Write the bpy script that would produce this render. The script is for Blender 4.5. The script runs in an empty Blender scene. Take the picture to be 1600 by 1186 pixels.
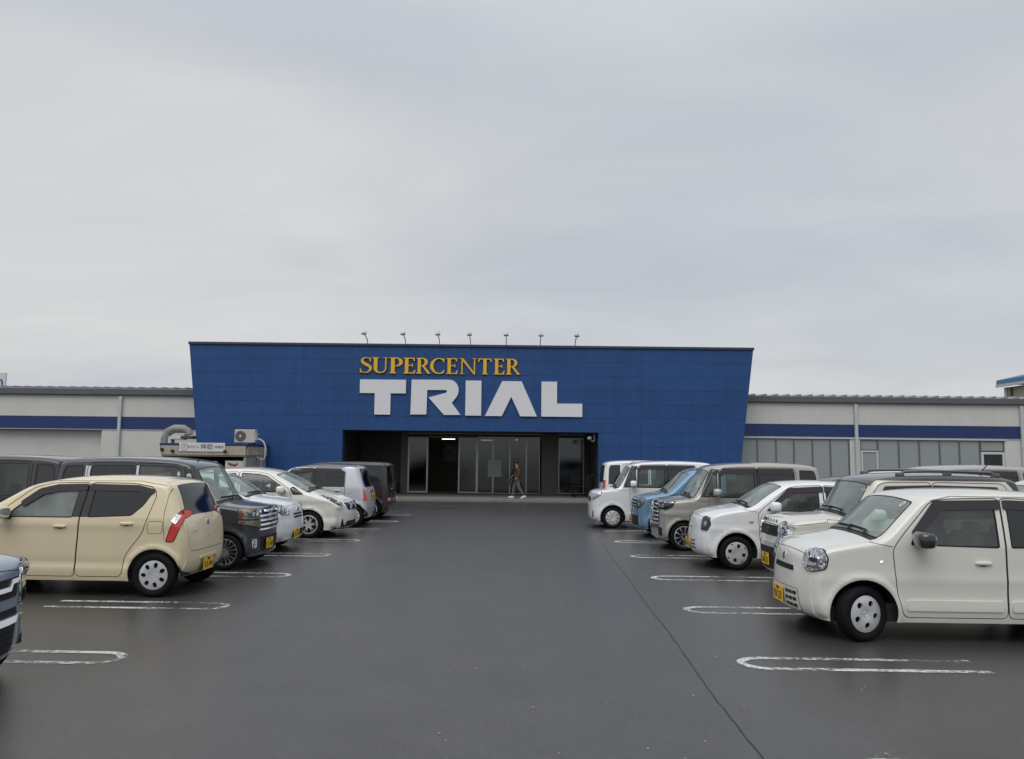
import bpy, bmesh, math, random
import numpy as np
from mathutils import Vector, Matrix
from mathutils.geometry import delaunay_2d_cdt
from mathutils.bvhtree import BVHTree
random.seed(7)
rnd = random.Random(11)
S = bpy.context.scene
COL = S.collection
# ------------------------------------------------------------------ camera
CH = 1.82
cam_d = bpy.data.cameras.new('camera'); cam = bpy.data.objects.new('camera', cam_d); COL.objects.link(cam); S.camera = cam
_p, _y, _r = 0.096917, -0.021369, 0.011005
_f = Vector((math.sin(_y)*math.cos(_p), math.cos(_y)*math.cos(_p), math.sin(_p)))
_rt = Vector((math.cos(_y), -math.sin(_y), 0)); _up = _rt.cross(_f)
_R = _rt*math.cos(_r)+_up*math.sin(_r); _U = -_rt*math.sin(_r)+_up*math.cos(_r)
cam.matrix_world = Matrix(((_R.x,_U.x,-_f.x,0),(_R.y,_U.y,-_f.y,0),(_R.z,_U.z,-_f.z,CH),(0,0,0,1)))
cam_d.sensor_width = 36; cam_d.lens = 1240.0*36/1600; cam_d.clip_start = .05; cam_d.clip_end = 6000
S.render.resolution_x, S.render.resolution_y = 1024, 759
# ------------------------------------------------------------------ light
SUN_EL, SUN_AZ = 54, 200        # degrees; sun stands behind the camera, a little to its left, behind cloud
w = bpy.data.worlds.new('World'); S.world = w; w.use_nodes = True
nt = w.node_tree; N = nt.nodes; Lk = nt.links; N.clear()
out = N.new('ShaderNodeOutputWorld'); bg = N.new('ShaderNodeBackground'); bg2 = N.new('ShaderNodeBackground'); mx = N.new('ShaderNodeMixShader')
sky = N.new('ShaderNodeTexSky'); sky.sky_type = 'NISHITA'; sky.sun_disc = False
sky.sun_elevation = math.radians(SUN_EL); sky.sun_rotation = math.radians(SUN_AZ); sky.air_density = 1.4; sky.dust_density = 3
Lk.new(sky.outputs[0], bg.inputs[0]); bg.inputs[1].default_value = 0.08
tc = N.new('ShaderNodeTexCoord'); sx = N.new('ShaderNodeSeparateXYZ'); Lk.new(tc.outputs['Generated'], sx.inputs[0])
# project the direction on a flat cloud deck so streaks compress towards the horizon
zc = N.new('ShaderNodeMath'); zc.operation = 'MAXIMUM'; zc.inputs[1].default_value = 0.0; Lk.new(sx.outputs[2], zc.inputs[0])
za = N.new('ShaderNodeMath'); za.operation = 'ADD'; za.inputs[1].default_value = 0.22; Lk.new(zc.outputs[0], za.inputs[0])
dv = N.new('ShaderNodeVectorMath'); dv.operation = 'DIVIDE'; Lk.new(tc.outputs['Generated'], dv.inputs[0])
cz = N.new('ShaderNodeCombineXYZ'); [Lk.new(za.outputs[0], cz.inputs[i]) for i in range(3)]; Lk.new(cz.outputs[0], dv.inputs[1])
mp = N.new('ShaderNodeMapping'); mp.inputs['Scale'].default_value = (0.55, 0.95, 0.3); mp.inputs['Rotation'].default_value = (0, 0, .5); Lk.new(dv.outputs[0], mp.inputs[0])
def wnoise(scale, det, rough, dist, off):
    m = N.new('ShaderNodeVectorMath'); m.operation = 'ADD'; m.inputs[1].default_value = off; Lk.new(mp.outputs[0], m.inputs[0])
    n = N.new('ShaderNodeTexNoise'); n.inputs['Scale'].default_value = scale; n.inputs['Detail'].default_value = det
    n.inputs['Roughness'].default_value = rough; n.inputs['Distortion'].default_value = dist; Lk.new(m.outputs[0], n.inputs[0]); return n
n1 = wnoise(1.0, 3, .45, .3, (3.1, 1.7, 0)); n2 = wnoise(2.6, 6, .55, .5, (7.7, 2.2, 0))
r1 = N.new('ShaderNodeValToRGB'); Lk.new(n1.outputs[0], r1.inputs[0])
r1.color_ramp.elements[0].position = .36; r1.color_ramp.elements[0].color = (.560, .602, .648, 1)
r1.color_ramp.elements[1].position = .62; r1.color_ramp.elements[1].color = (.688, .694, .702, 1)
r2 = N.new('ShaderNodeValToRGB'); Lk.new(n2.outputs[0], r2.inputs[0])
r2.color_ramp.elements[0].position = .3; r2.color_ramp.elements[0].color = (.93, .935, .95, 1)
r2.color_ramp.elements[1].position = .7; r2.color_ramp.elements[1].color = (1.05, 1.045, 1.04, 1)
ml = N.new('ShaderNodeMixRGB'); ml.blend_type = 'MULTIPLY'; ml.inputs[0].default_value = 1; Lk.new(r1.outputs[0], ml.inputs[1]); Lk.new(r2.outputs[0], ml.inputs[2])
# overcast sky: brighter towards the zenith (as a real cloud deck is)
zr = N.new('ShaderNodeMapRange'); zr.inputs['From Min'].default_value = .45; zr.inputs['From Max'].default_value = 1; zr.inputs['To Min'].default_value = 1.0; zr.inputs['To Max'].default_value = 1.7
Lk.new(zc.outputs[0], zr.inputs[0]); ml2 = N.new('ShaderNodeVectorMath'); ml2.operation = 'SCALE'; Lk.new(ml.outputs[0], ml2.inputs[0]); Lk.new(zr.outputs[0], ml2.inputs['Scale'])
Lk.new(ml2.outputs[0], bg2.inputs[0]); bg2.inputs[1].default_value = 1.0
mx.inputs[0].default_value = .93; Lk.new(bg.outputs[0], mx.inputs[1]); Lk.new(bg2.outputs[0], mx.inputs[2]); Lk.new(mx.outputs[0], out.inputs[0])
sd = bpy.data.lights.new('sun', 'SUN'); so = bpy.data.objects.new('sun', sd); COL.objects.link(so)
sd.energy = 1.2; sd.angle = math.radians(50); sd.color = (1, .975, .94)
_el, _az = math.radians(SUN_EL), math.radians(SUN_AZ)
so.rotation_euler = Vector((math.sin(_az)*math.cos(_el), math.cos(_az)*math.cos(_el), math.sin(_el))).to_track_quat('Z', 'Y').to_euler()
S.view_settings.view_transform = 'Standard'; S.view_settings.look = 'None'; S.view_settings.exposure = 0; S.view_settings.gamma = 1
S.view_settings.use_curve_mapping = False
try:
    S.cycles.max_bounces = 8; S.cycles.transparent_max_bounces = 16; S.cycles.caustics_reflective = False; S.cycles.caustics_refractive = False
except Exception: pass
# ------------------------------------------------------------------ materials
MATS = {}
def mat(name, col, rough=.5, metal=0, coat=0, emit=None, spec=.5, noise=None, bump=None, crough=.04):
    """plain principled; noise=(scale, amount) varies the colour, bump=(scale, strength, dist)"""
    if name in MATS: return MATS[name]
    m = bpy.data.materials.new(name); m.use_nodes = True; t = m.node_tree; b = t.nodes['Principled BSDF']
    b.inputs['Base Color'].default_value = (*col, 1); b.inputs['Roughness'].default_value = rough; b.inputs['Metallic'].default_value = metal
    b.inputs['Coat Weight'].default_value = coat; b.inputs['Coat Roughness'].default_value = crough; b.inputs['Specular IOR Level'].default_value = spec
    if emit: b.inputs['Emission Color'].default_value = (*emit[:3], 1); b.inputs['Emission Strength'].default_value = emit[3]
    if noise or bump:
        c = t.nodes.new('ShaderNodeTexCoord')
    if noise:
        n = t.nodes.new('ShaderNodeTexNoise'); n.inputs['Scale'].default_value = noise[0]; n.inputs['Detail'].default_value = 6; n.inputs['Roughness'].default_value = .65
        t.links.new(c.outputs['Object'], n.inputs[0]); x = t.nodes.new('ShaderNodeMixRGB'); x.blend_type = 'MULTIPLY'; x.inputs[0].default_value = 1
        x.inputs[1].default_value = (*col, 1); rr = t.nodes.new('ShaderNodeMapRange'); rr.inputs['To Min'].default_value = 1-noise[1]; rr.inputs['To Max'].default_value = 1+noise[1]
        rr.inputs['From Min'].default_value = .25; rr.inputs['From Max'].default_value = .75
        t.links.new(n.outputs[0], rr.inputs[0]); t.links.new(rr.outputs[0], x.inputs[2]); t.links.new(x.outputs[0], b.inputs['Base Color'])
    if bump:
        n = t.nodes.new('ShaderNodeTexNoise'); n.inputs['Scale'].default_value = bump[0]; n.inputs['Detail'].default_value = 4; t.links.new(c.outputs['Object'], n.inputs[0])
        bp = t.nodes.new('ShaderNodeBump'); bp.inputs['Strength'].default_value = bump[1]; bp.inputs['Distance'].default_value = bump[2]
        t.links.new(n.outputs[0], bp.inputs['Height']); t.links.new(bp.outputs[0], b.inputs['Normal'])
    MATS[name] = m; return m
def glassmat(name, tint, ior=1.75, rough=.02, haze=0):
    if name in MATS: return MATS[name]
    m = bpy.data.materials.new(name); m.use_nodes = True; t = m.node_tree; t.nodes.clear()
    o = t.nodes.new('ShaderNodeOutputMaterial'); x = t.nodes.new('ShaderNodeMixShader'); f = t.nodes.new('ShaderNodeFresnel'); f.inputs[0].default_value = ior
    g = t.nodes.new('ShaderNodeBsdfGlossy'); g.inputs['Roughness'].default_value = rough; g.inputs[0].default_value = (.95, .97, .98, 1)
    tr = t.nodes.new('ShaderNodeBsdfTransparent'); tr.inputs[0].default_value = (*tint, 1)
    # wet glass: drops scatter the reflection a little
    c = t.nodes.new('ShaderNodeTexCoord'); n = t.nodes.new('ShaderNodeTexNoise'); n.inputs['Scale'].default_value = 55; n.inputs['Detail'].default_value = 3
    bp = t.nodes.new('ShaderNodeBump'); bp.inputs['Strength'].default_value = .25; bp.inputs['Distance'].default_value = .002
    t.links.new(c.outputs['Object'], n.inputs[0]); t.links.new(n.outputs[0], bp.inputs['Height']); t.links.new(bp.outputs[0], g.inputs['Normal'])
    t.links.new(f.outputs[0], x.inputs[0]); t.links.new(tr.outputs[0], x.inputs[1]); t.links.new(g.outputs[0], x.inputs[2]); t.links.new(x.outputs[0], o.inputs[0])
    if haze:   # pale green haze painted on the wet glass in place of sky reflection
        df = t.nodes.new('ShaderNodeBsdfDiffuse'); df.inputs[0].default_value = (.60, .70, .65, 1); x2 = t.nodes.new('ShaderNodeMixShader'); n2 = t.nodes.new('ShaderNodeTexNoise'); n2.inputs['Scale'].default_value = 3.5; n2.inputs['Detail'].default_value = 5
        mr = t.nodes.new('ShaderNodeMapRange'); mr.inputs['From Min'].default_value = .3; mr.inputs['From Max'].default_value = .7; mr.inputs['To Min'].default_value = haze*.6; mr.inputs['To Max'].default_value = haze*1.4
        t.links.new(c.outputs['Object'], n2.inputs[0]); t.links.new(n2.outputs[0], mr.inputs[0]); t.links.new(mr.outputs[0], x2.inputs[0]); t.links.new(x.outputs[0], x2.inputs[1]); t.links.new(df.outputs[0], x2.inputs[2]); t.links.new(x2.outputs[0], o.inputs[0])
    MATS[name] = m; return m
def paint(name, col, metal=0, rough=.38):
    return mat('paint_'+name, col, rough, metal, 1.0, noise=(2.2, .035), bump=(260, .05, .0006), crough=.06)
BLK = mat('black_plastic', (.012, .012, .013), .5, spec=.35, noise=(9, .25))
GLOSSBLK = mat('gloss_black', (.008, .008, .01), .12, coat=1)
GAP = mat('panel_gap', (.012, .012, .012), .8)
UNDER = mat('underbody', (.012, .012, .013), .9)
RUB = mat('tyre_rubber', (.007, .007, .008), .75, spec=.2, noise=(14, .3))
CHR = mat('chrome', (.72, .73, .75), .12, 1)
SILV = mat('wheel_silver', (.66, .67, .68), .34, .45, .4, noise=(16, .12))
ALLOY = mat('machined_alloy', (.62, .62, .63), .22, .9)
DALLOY = mat('dark_alloy', (.02, .02, .023), .3, .4, .5)
REFL = mat('lamp_reflector', (.86, .87, .88), .18, .95, noise=(30, .3), bump=(45, .5, .004))
RED = mat('red_lamp', (.72, .03, .022), .15, 0, 1, spec=.8, bump=(60, .35, .002))
REDDK = mat('dark_red_lamp', (.2, .01, .012), .15, 0, 1)
AMB = mat('amber_lamp', (.6, .12, .02), .2, 0, 1)
CLR = mat('clear_lamp', (.84, .86, .87), .15, .6, 1, bump=(70, .5, .003))
SEAT = mat('seat_fabric', (.11, .11, .115), .9, noise=(30, .3))
SEATL = mat('seat_fabric_beige', (.30, .27, .22), .9, noise=(30, .2))
TRIM = mat('cabin_trim', (.03, .03, .032), .8)
LINER = mat('roof_lining', (.42, .41, .38), .9)
PLY = mat('plate_yellow', (.80, .46, .02), .4, noise=(20, .05))
PLW = mat('plate_white', (.8, .8, .78), .4)
INK = mat('plate_ink', (.02, .025, .015), .5)
INKG = mat('plate_green_ink', (.02, .12, .05), .5)
GL_F = glassmat('glass_green', (.74, .88, .80), 1.9, haze=.22)
GL_S = glassmat('glass_side', (.72, .84, .77), haze=.045)
GL_P = glassmat('glass_privacy', (.10, .105, .11))
GL_R = glassmat('glass_rear_privacy', (.16, .18, .19))
GL_L = glassmat('glass_lens', (.93, .94, .95), 1.45)
VIS = mat('visor_acrylic', (.026, .017, .021), .2, 0, .3)
def facets(m, up, jit, sc):
    """moulded reflector steps: the small facets of a lamp bowl or a rounded bar lean upwards"""
    t = m.node_tree; b = t.nodes['Principled BSDF']; n = t.nodes.new; l = t.links.new
    g = n('ShaderNodeNewGeometry'); c = n('ShaderNodeTexCoord'); v = n('ShaderNodeTexVoronoi'); v.inputs['Scale'].default_value = sc; l(c.outputs['Object'], v.inputs[0])
    s0 = n('ShaderNodeVectorMath'); s0.operation = 'SUBTRACT'; s0.inputs[1].default_value = (.5, .5, .5); l(v.outputs['Color'], s0.inputs[0]); s1 = n('ShaderNodeVectorMath'); s1.operation = 'SCALE'; s1.inputs['Scale'].default_value = jit; l(s0.outputs[0], s1.inputs[0])
    a = n('ShaderNodeVectorMath'); a.operation = 'ADD'; l(g.outputs['Normal'], a.inputs[0]); l(s1.outputs[0], a.inputs[1]); a2 = n('ShaderNodeVectorMath'); a2.operation = 'ADD'; l(a.outputs[0], a2.inputs[0]); a2.inputs[1].default_value = (0, 0, up)
    z = n('ShaderNodeVectorMath'); z.operation = 'NORMALIZE'; l(a2.outputs[0], z.inputs[0]); l(z.outputs[0], b.inputs['Normal'])
for _m, _u, _j, _s in ((REFL, .75, .7, 38), (CLR, .6, .8, 50)): facets(_m, _u, _j, _s)
CHRT = mat('rounded_chrome_bar', (.74, .75, .77), .2, .95); facets(CHRT, .7, .15, 8)
# ------------------------------------------------------------------ object helpers
def finish(name, me, m, parent=None, loc=None, smooth=False):
    o = bpy.data.objects.new(name, me); COL.objects.link(o)
    if m is not None and not me.materials:
        for q in (m if isinstance(m, (list, tuple)) else [m]): me.materials.append(q)
    if parent is not None: o.parent = parent
    if loc is not None: o.location = loc
    if smooth: me.polygons.foreach_set('use_smooth', [True]*len(me.polygons))
    return o
def thing(name, label, cat, loc=(0, 0, 0), rz=0, group=None):
    o = bpy.data.objects.new(name, None); COL.objects.link(o); o.location = loc; o.rotation_euler = (0, 0, rz); o.empty_display_size = .2
    o['label'] = label; o['category'] = cat
    if group: o['group'] = group
    return o
def tag(o, label, cat, group=None):
    o['label'] = label; o['category'] = cat
    if group: o['group'] = group
    return o
class MB:
    """collects simple solids into one mesh"""
    def __init__(s): s.v = []; s.f = []
    def box(s, c, d, rz=0, bev=0, rx=0, ry=0):
        bm = bmesh.new(); bmesh.ops.create_cube(bm, size=1)
        for v in bm.verts: v.co = Vector((v.co.x*d[0], v.co.y*d[1], v.co.z*d[2]))
        if bev: bmesh.ops.bevel(bm, geom=bm.edges[:], offset=bev, segments=2, affect='EDGES', profile=.5)
        M = Matrix.Translation(c) @ Matrix.Rotation(rz, 4, 'Z') @ Matrix.Rotation(ry, 4, 'Y') @ Matrix.Rotation(rx, 4, 'X')
        s.add(bm, M); return s
    def add(s, bm, M=None):
        if M is not None: bmesh.ops.transform(bm, matrix=M, verts=bm.verts)
        b = len(s.v); bm.verts.index_update()
        s.v += [v.co.copy() for v in bm.verts]; s.f += [[b+v.index for v in f.verts] for f in bm.faces]; bm.free()
    def tube(s, pts, r, seg=8, cap=True):
        pts = [Vector(p) for p in pts]; rr = r if isinstance(r, (list, tuple)) else [r]*len(pts); b = len(s.v); n = len(pts); up = None
        for i, p in enumerate(pts):
            t = (pts[min(i+1, n-1)]-pts[max(i-1, 0)]).normalized()
            if up is None: up = Vector((0, 0, 1)) if abs(t.z) < .9 else Vector((1, 0, 0))
            a = t.cross(up).normalized(); c = a.cross(t).normalized(); up = c
            for k in range(seg):
                th = 2*math.pi*k/seg; s.v.append(p+(a*math.cos(th)+c*math.sin(th))*rr[i])
        for i in range(n-1):
            for k in range(seg):
                k2 = (k+1) % seg; s.f.append([b+i*seg+k, b+i*seg+k2, b+(i+1)*seg+k2, b+(i+1)*seg+k])
        if cap: s.f.append([b+k for k in range(seg)][::-1]); s.f.append([b+(n-1)*seg+k for k in range(seg)])
        return s
    def lathe(s, prof, seg=32, axis='Y', c=(0, 0, 0)):
        b = len(s.v); n = len(prof)
        for k in range(seg):
            th = 2*math.pi*k/seg
            for (r, h) in prof:
                p = {'Y': (r*math.cos(th), h, r*math.sin(th)), 'Z': (r*math.cos(th), r*math.sin(th), h), 'X': (h, r*math.cos(th), r*math.sin(th))}[axis]
                s.v.append(Vector(p)+Vector(c))
        for k in range(seg):
            k2 = (k+1) % seg
            for i in range(n-1): s.f.append([b+k*n+i, b+k*n+i+1, b+k2*n+i+1, b+k2*n+i])
        return s
    def prism(s, poly, y0, y1, M=None):
        """closed 2D polygon (x,z) given thickness in y"""
        b = len(s.v); n = len(poly)
        for y in (y0, y1):
            for (x, z) in poly:
                p = Vector((x, y, z)); s.v.append(M @ p if M else p)
        from mathutils.geometry import tessellate_polygon
        tr = tessellate_polygon([[Vector((x, z, 0)) for x, z in poly]])
        for t in tr: s.f.append([b+i for i in t]); s.f.append([b+n+i for i in t][::-1])
        for i in range(n): j = (i+1) % n; s.f.append([b+i, b+j, b+n+j, b+n+i])
        return s
    def build(s, name, m, parent=None, smooth=False, loc=None, raw=False):
        me = bpy.data.meshes.new(name); me.from_pydata(s.v, [], s.f); me.update()
        bm = bmesh.new(); bm.from_mesh(me); bmesh.ops.recalc_face_normals(bm, faces=bm.faces[:]); bm.to_mesh(me); bm.free()
        if raw: me.materials.append(m); return me
        o = finish(name, me, m, parent, loc, smooth)
        if smooth:
            try: me.set_sharp_from_angle(angle=math.radians(40))
            except Exception: pass
        return o
def copy_tree(o, parent=None):
    c = o.copy(); COL.objects.link(c); c.parent = parent
    for ch in o.children: copy_tree(ch, c)
    return c
def rnd_poly(poly, r, seg=4):
    """round the corners of a closed polygon"""
    out = []; n = len(poly)
    for i in range(n):
        p0, p, p1 = (np.array(poly[j % n][:2], float) for j in (i-1, i, i+1)); rr = poly[i][2] if len(poly[i]) > 2 else r
        a = p0-p; b = p1-p; la, lb = np.linalg.norm(a), np.linalg.norm(b); rr = min(rr, la*.45, lb*.45)
        if rr < 1e-4: out.append(tuple(p)); continue
        A = p+a/la*rr; B = p+b/lb*rr
        for k in range(seg+1):
            t = k/seg; out.append(tuple((1-t)**2*A+2*t*(1-t)*p+t*t*B))
    return out
def circ(cx, cy, r, n=24, a0=0, ry=None):
    return [(cx+r*math.cos(a0+2*math.pi*k/n), cy+(ry or r)*math.sin(a0+2*math.pi*k/n)) for k in range(n)]
def area(p): return sum(p[i-1][0]*p[i][1]-p[i][0]*p[i-1][1] for i in range(len(p)))/2
def subdiv(poly, sp, closed=True):
    out = []; n = len(poly)
    for i in range(n if closed else n-1):
        a = poly[i]; b = poly[(i+1) % n]; d = math.dist(a, b); k = max(1, int(math.ceil(d/sp)))
        for j in range(k): out.append((a[0]+(b[0]-a[0])*j/k, a[1]+(b[1]-a[1])*j/k))
    if not closed: out.append(poly[-1])
    return out
def ribbon(pts, wd):
    """thin closed polygon along an open polyline"""
    L, R = [], []; n = len(pts)
    for i in range(n):
        a = np.array(pts[max(i-1, 0)]); b = np.array(pts[min(i+1, n-1)]); t = (b-a)/max(np.linalg.norm(b-a), 1e-9); nn = np.array([-t[1], t[0]])
        L.append(tuple(np.array(pts[i])+nn*wd/2)); R.append(tuple(np.array(pts[i])-nn*wd/2))
    return L+R[::-1]
def cdt(regs, sp, grid=True, clip=False, extra=None):
    """regs: list of (name, polygon), later ones win. Returns 2D verts, {name: tris}"""
    V = []; F = []; segs = []
    for nm, p in regs:
        if area(p) < 0: p = p[::-1]
        p = subdiv(p, sp); b = len(V); V += p; F.append(list(range(b, b+len(p))))
        q = np.array(p); segs.append(np.hstack([q, np.roll(q, -1, 0)]))
    segs = np.vstack(segs)
    if grid:
        q = np.array(V); x0, y0 = q.min(0); x1, y1 = q.max(0)
        gx, gy = np.meshgrid(np.arange(x0+sp/2, x1, sp), np.arange(y0+sp/2, y1, sp)); G = np.stack([gx.ravel(), gy.ravel()], 1)
        a = segs[:, :2]; d = segs[:, 2:]-a; L2 = (d**2).sum(1)+1e-12; keep = np.ones(len(G), bool)
        for i in range(0, len(G), 500):
            g = G[i:i+500]; t = np.clip(((g[:, None, :]-a)*d).sum(2)/L2, 0, 1); dd = ((g[:, None, :]-a-t[..., None]*d)**2).sum(2).min(1); keep[i:i+500] = dd > (sp*.4)**2
        G = G[keep]
        if extra is not None:
            ex = np.array(extra); kp = np.ones(len(ex), bool)
            for i in range(0, len(ex), 300):
                g = ex[i:i+300]; t = np.clip(((g[:, None, :]-a)*d).sum(2)/L2, 0, 1); kp[i:i+300] = ((g[:, None, :]-a-t[..., None]*d)**2).sum(2).min(1) > .0045**2
            ex = ex[kp]; k2 = np.ones(len(G), bool)
            for i in range(0, len(G), 300): k2[i:i+300] = ((G[i:i+300][:, None, :]-ex)**2).sum(2).min(1) > (sp*.55)**2
            G = np.vstack([G[k2], ex])
        V += [tuple(g) for g in G]
    vo, eo, fo, ov, oe, of = delaunay_2d_cdt([Vector(v) for v in V], [], F, 1, 1e-5)
    res = {}
    for f, src in zip(fo, of):
        if not src or (clip and 0 not in src): continue
        res.setdefault(regs[max(src)][0], []).append(tuple(f))
    return np.array([tuple(v) for v in vo]), res
def region_mesh(name, V2, tris, fmap, off=0, flange=.02, flip=False, mirror=False):
    """fmap(V2)->(P,N). One mesh with shaded normals from the surface itself plus an inward edge"""
    T = np.array(tris); used = np.unique(T); idx = -np.ones(len(V2), int); idx[used] = np.arange(len(used)); T = idx[T]
    P, Nn = fmap(V2[used])
    tn = np.cross(P[T[:, 1]]-P[T[:, 0]], P[T[:, 2]]-P[T[:, 0]]); ref = (tn*Nn[T[:, 0]]).sum(1)
    if (ref < 0).sum() > len(ref)/2: T = T[:, ::-1]
    P = P+Nn*off
    n0 = len(P); faces = T.tolist(); verts = P; loopn = [Nn[T].reshape(-1, 3)]
    if flange:
        e = np.vstack([T[:, [0, 1]], T[:, [1, 2]], T[:, [2, 0]]]); key = {}
        for a, b in e.tolist(): key[(a, b)] = 1
        be = [(a, b) for (a, b) in key if (b, a) not in key]
        bv = sorted({a for a, b in be} | {b for a, b in be}); m1 = {v: n0+i for i, v in enumerate(bv)}; m2 = {v: n0+len(bv)+i for i, v in enumerate(bv)}
        verts = np.vstack([P, P[bv], P[bv]-Nn[bv]*flange])
        fn = []
        for a, b in be:
            faces.append([m1[b], m1[a], m2[a], m2[b]]); t = np.cross(P[b]-P[a], Nn[a]); t = t/(np.linalg.norm(t)+1e-9); fn += [t]*4
        if fn: loopn.append(np.array(fn))
    LN = np.vstack(loopn)
    if mirror:
        verts = verts*np.array([1, -1, 1]); 
        out = []; ln = []; k = 0
        for f in faces:
            m = len(f); out.append(f[::-1]); ln.append(LN[k:k+m][::-1]*np.array([1, -1, 1])); k += m
        faces = out; LN = np.vstack(ln)
    me = bpy.data.meshes.new(name); me.from_pydata(verts.tolist(), [], faces); me.update()
    me.polygons.foreach_set('use_smooth', [True]*len(me.polygons))
    try: me.normals_split_custom_set(LN.tolist())
    except Exception as ex: print('normals', ex)
    return me
def text_mesh(name, s, size, m, depth=.002, align='CENTER'):
    c = bpy.data.curves.new(name, 'FONT'); c.body = s; c.size = size; c.extrude = depth; c.align_x = align; c.align_y = 'CENTER'; c.resolution_u = 2
    o = bpy.data.objects.new(name, c); COL.objects.link(o); dg = bpy.context.evaluated_depsgraph_get(); me = bpy.data.meshes.new_from_object(o.evaluated_get(dg))
    bpy.data.objects.remove(o); bpy.data.curves.remove(c); me.materials.clear(); me.materials.append(m); return me
# ------------------------------------------------------------------ vehicles
def chaikin(p, it=3, k=.22):
    p = np.array(p, float)
    for _ in range(it):
        q = [p[0]]
        for a, b in zip(p[:-1], p[1:]): q += [a+(b-a)*k, b+(a-b)*k]
        q[1] = q[1]; q.append(p[-1]); p = np.array(q)
    return p
def resample(p, sp):
    d = np.r_[0, np.cumsum(np.linalg.norm(np.diff(p, axis=0), axis=1))]; n = int(d[-1]/sp)+1; s = np.linspace(0, d[-1], n)
    return np.stack([np.interp(s, d, p[:, i]) for i in range(2)], 1), s
class Body:
    """car skin: a centre strip that runs bumper - bonnet - windscreen - roof - tailgate, and two bulging side sheets"""
    def __init__(b, sp):
        b.L, b.W, b.H = sp['dim']; b.belt = sp['belt']; b.tum = sp.get('tum', .11); b.sp = sp
        b.cf, b.ct, b.cr = sp.get('c', (.11, .035, .05)); b.rf, b.rtp, b.rr = sp.get('r', (.10, .05, .08))
        b.nt, b.tt = sp.get('taper', (.06, .04)); b.axles = sp['axles']; b.Ra = sp.get('arch', .335); b.cre = sp.get('crease', [])
        P, s = resample(chaikin(sp['prof']), .03)
        K = np.exp(-np.linspace(-1, 1, 3)**2*2); K /= K.sum()
        b.P = P; b.s = s; t = np.gradient(P, axis=0); t /= np.linalg.norm(t, axis=1)[:, None]+1e-9
        n = np.stack([-t[:, 1], t[:, 0]], 1)      # outward (profile runs clockwise seen from the left: up the nose, back over the roof)
        for _ in range(4): n[1:-1] = (n[:-2]+2*n[1:-1]+n[2:])/4
        n /= np.linalg.norm(n, axis=1)[:, None]; b.n = n
        im = P[:, 1].argmax()
        for j in range(len(P)):      # keep the bumper undersides square to the road
            if P[j, 1] < .5:
                k = np.clip((P[j, 1]-.32)/.18, 0, 1); t2 = n[j]*k+np.array([-1. if j < im else 1., 0])*(1-k); n[j] = t2/np.linalg.norm(t2)
        w = np.stack([np.clip(-n[:, 0], 0, 1)**2, np.clip(n[:, 1], 0, 1)**2+np.clip(-n[:, 1], 0, 1)**2, np.clip(n[:, 0], 0, 1)**2], 1)
        b.c = w@np.array([b.cf, b.ct, b.cr]); b.r = w@np.array([b.rf, b.rtp, b.rr]); b.E = P-n*b.c[:, None]
        b.He = b.Wf(b.E[:, 0], b.E[:, 1])-b.r
    def Wf(b, u, z):
        w = np.full(np.shape(u), b.W/2); k = np.clip((z-b.belt)/(b.H-b.belt), 0, 1.1); w = w-b.tum*(k*.75+k*k*.25)
        w = w-.03*np.clip((.36-z)/.17, 0, 1)**1.5
        w = w-b.nt*np.clip(1-u/.55, 0, 1)**2-b.tt*np.clip(1-(b.L-u)/.6, 0, 1)**2
        for (z0, a, wd) in b.cre: w = w+a*np.exp(-((z-z0)/wd)**2)
        w = w-.012*np.clip((b.belt-z)/.5, 0, 1)**2+.0
        for ax in b.axles:
            d = np.hypot(u-ax, z-.28); w = w+.016*np.exp(-((d-b.Ra-.02)/.035)**2)
        return w
    def side(b, V):
        def f(V):
            u, z = V[:, 0], V[:, 1]; a = b.E[:-1]; d = b.E[1:]-a; L2 = (d**2).sum(1)+1e-12; y = np.empty(len(u))
            for i in range(0, len(u), 800):
                g = V[i:i+800]; t = np.clip(((g[:, None, :]-a)*d).sum(2)/L2, 0, 1); dd = np.sqrt(((g[:, None, :]-a-t[..., None]*d)**2).sum(2)); j = dd.argmin(1)
                dm = dd[np.arange(len(g)), j]; r = b.r[j]; q = np.clip(dm/r, 0, 1); y[i:i+800] = -r*np.clip(1-q, 0, 1)**2.3
            return np.stack([-u, y+b.Wf(u, z), z], 1)
        h = .006; P = f(V); A = (f(V+[h, 0])-f(V-[h, 0])); B = (f(V+[0, h])-f(V-[0, h]))
        n = np.cross(B, A); n /= np.linalg.norm(n, axis=1)[:, None]+1e-9; n[n[:, 1] < 0] *= -1
        return P, n
    def spos(b, s, t):
        I = lambda a: np.interp(s, b.s, a)
        c = I(b.c)*np.abs(t)**2.4; return np.stack([-(I(b.P[:, 0])-I(b.n[:, 0])*c), t*I(b.He), I(b.P[:, 1])-I(b.n[:, 1])*c], 1)
    def strip(b, V):   # V: (s, q) q = t*0.7
        s, t = V[:, 0], V[:, 1]/.7; h = .012
        P = b.spos(s, t); A = b.spos(s+h, t)-b.spos(s-h, t); B = b.spos(s, t+.02)-b.spos(s, t-.02); n = np.cross(A, B); n /= np.linalg.norm(n, axis=1)[:, None]+1e-9
        o = np.stack([-np.interp(s, b.s, b.n[:, 0]), np.zeros(len(s)), np.interp(s, b.s, b.n[:, 1])], 1); n[(n*o).sum(1) < 0] *= -1
        # bend the normal outwards near the edges so that the fillet reads as one surface
        k = np.clip((np.abs(t)-.93)/.07, 0, 1)**2; n = n+np.stack([0*k, np.sign(t)*k*.35, 0*k], 1); n /= np.linalg.norm(n, axis=1)[:, None]
        return P, n
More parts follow.
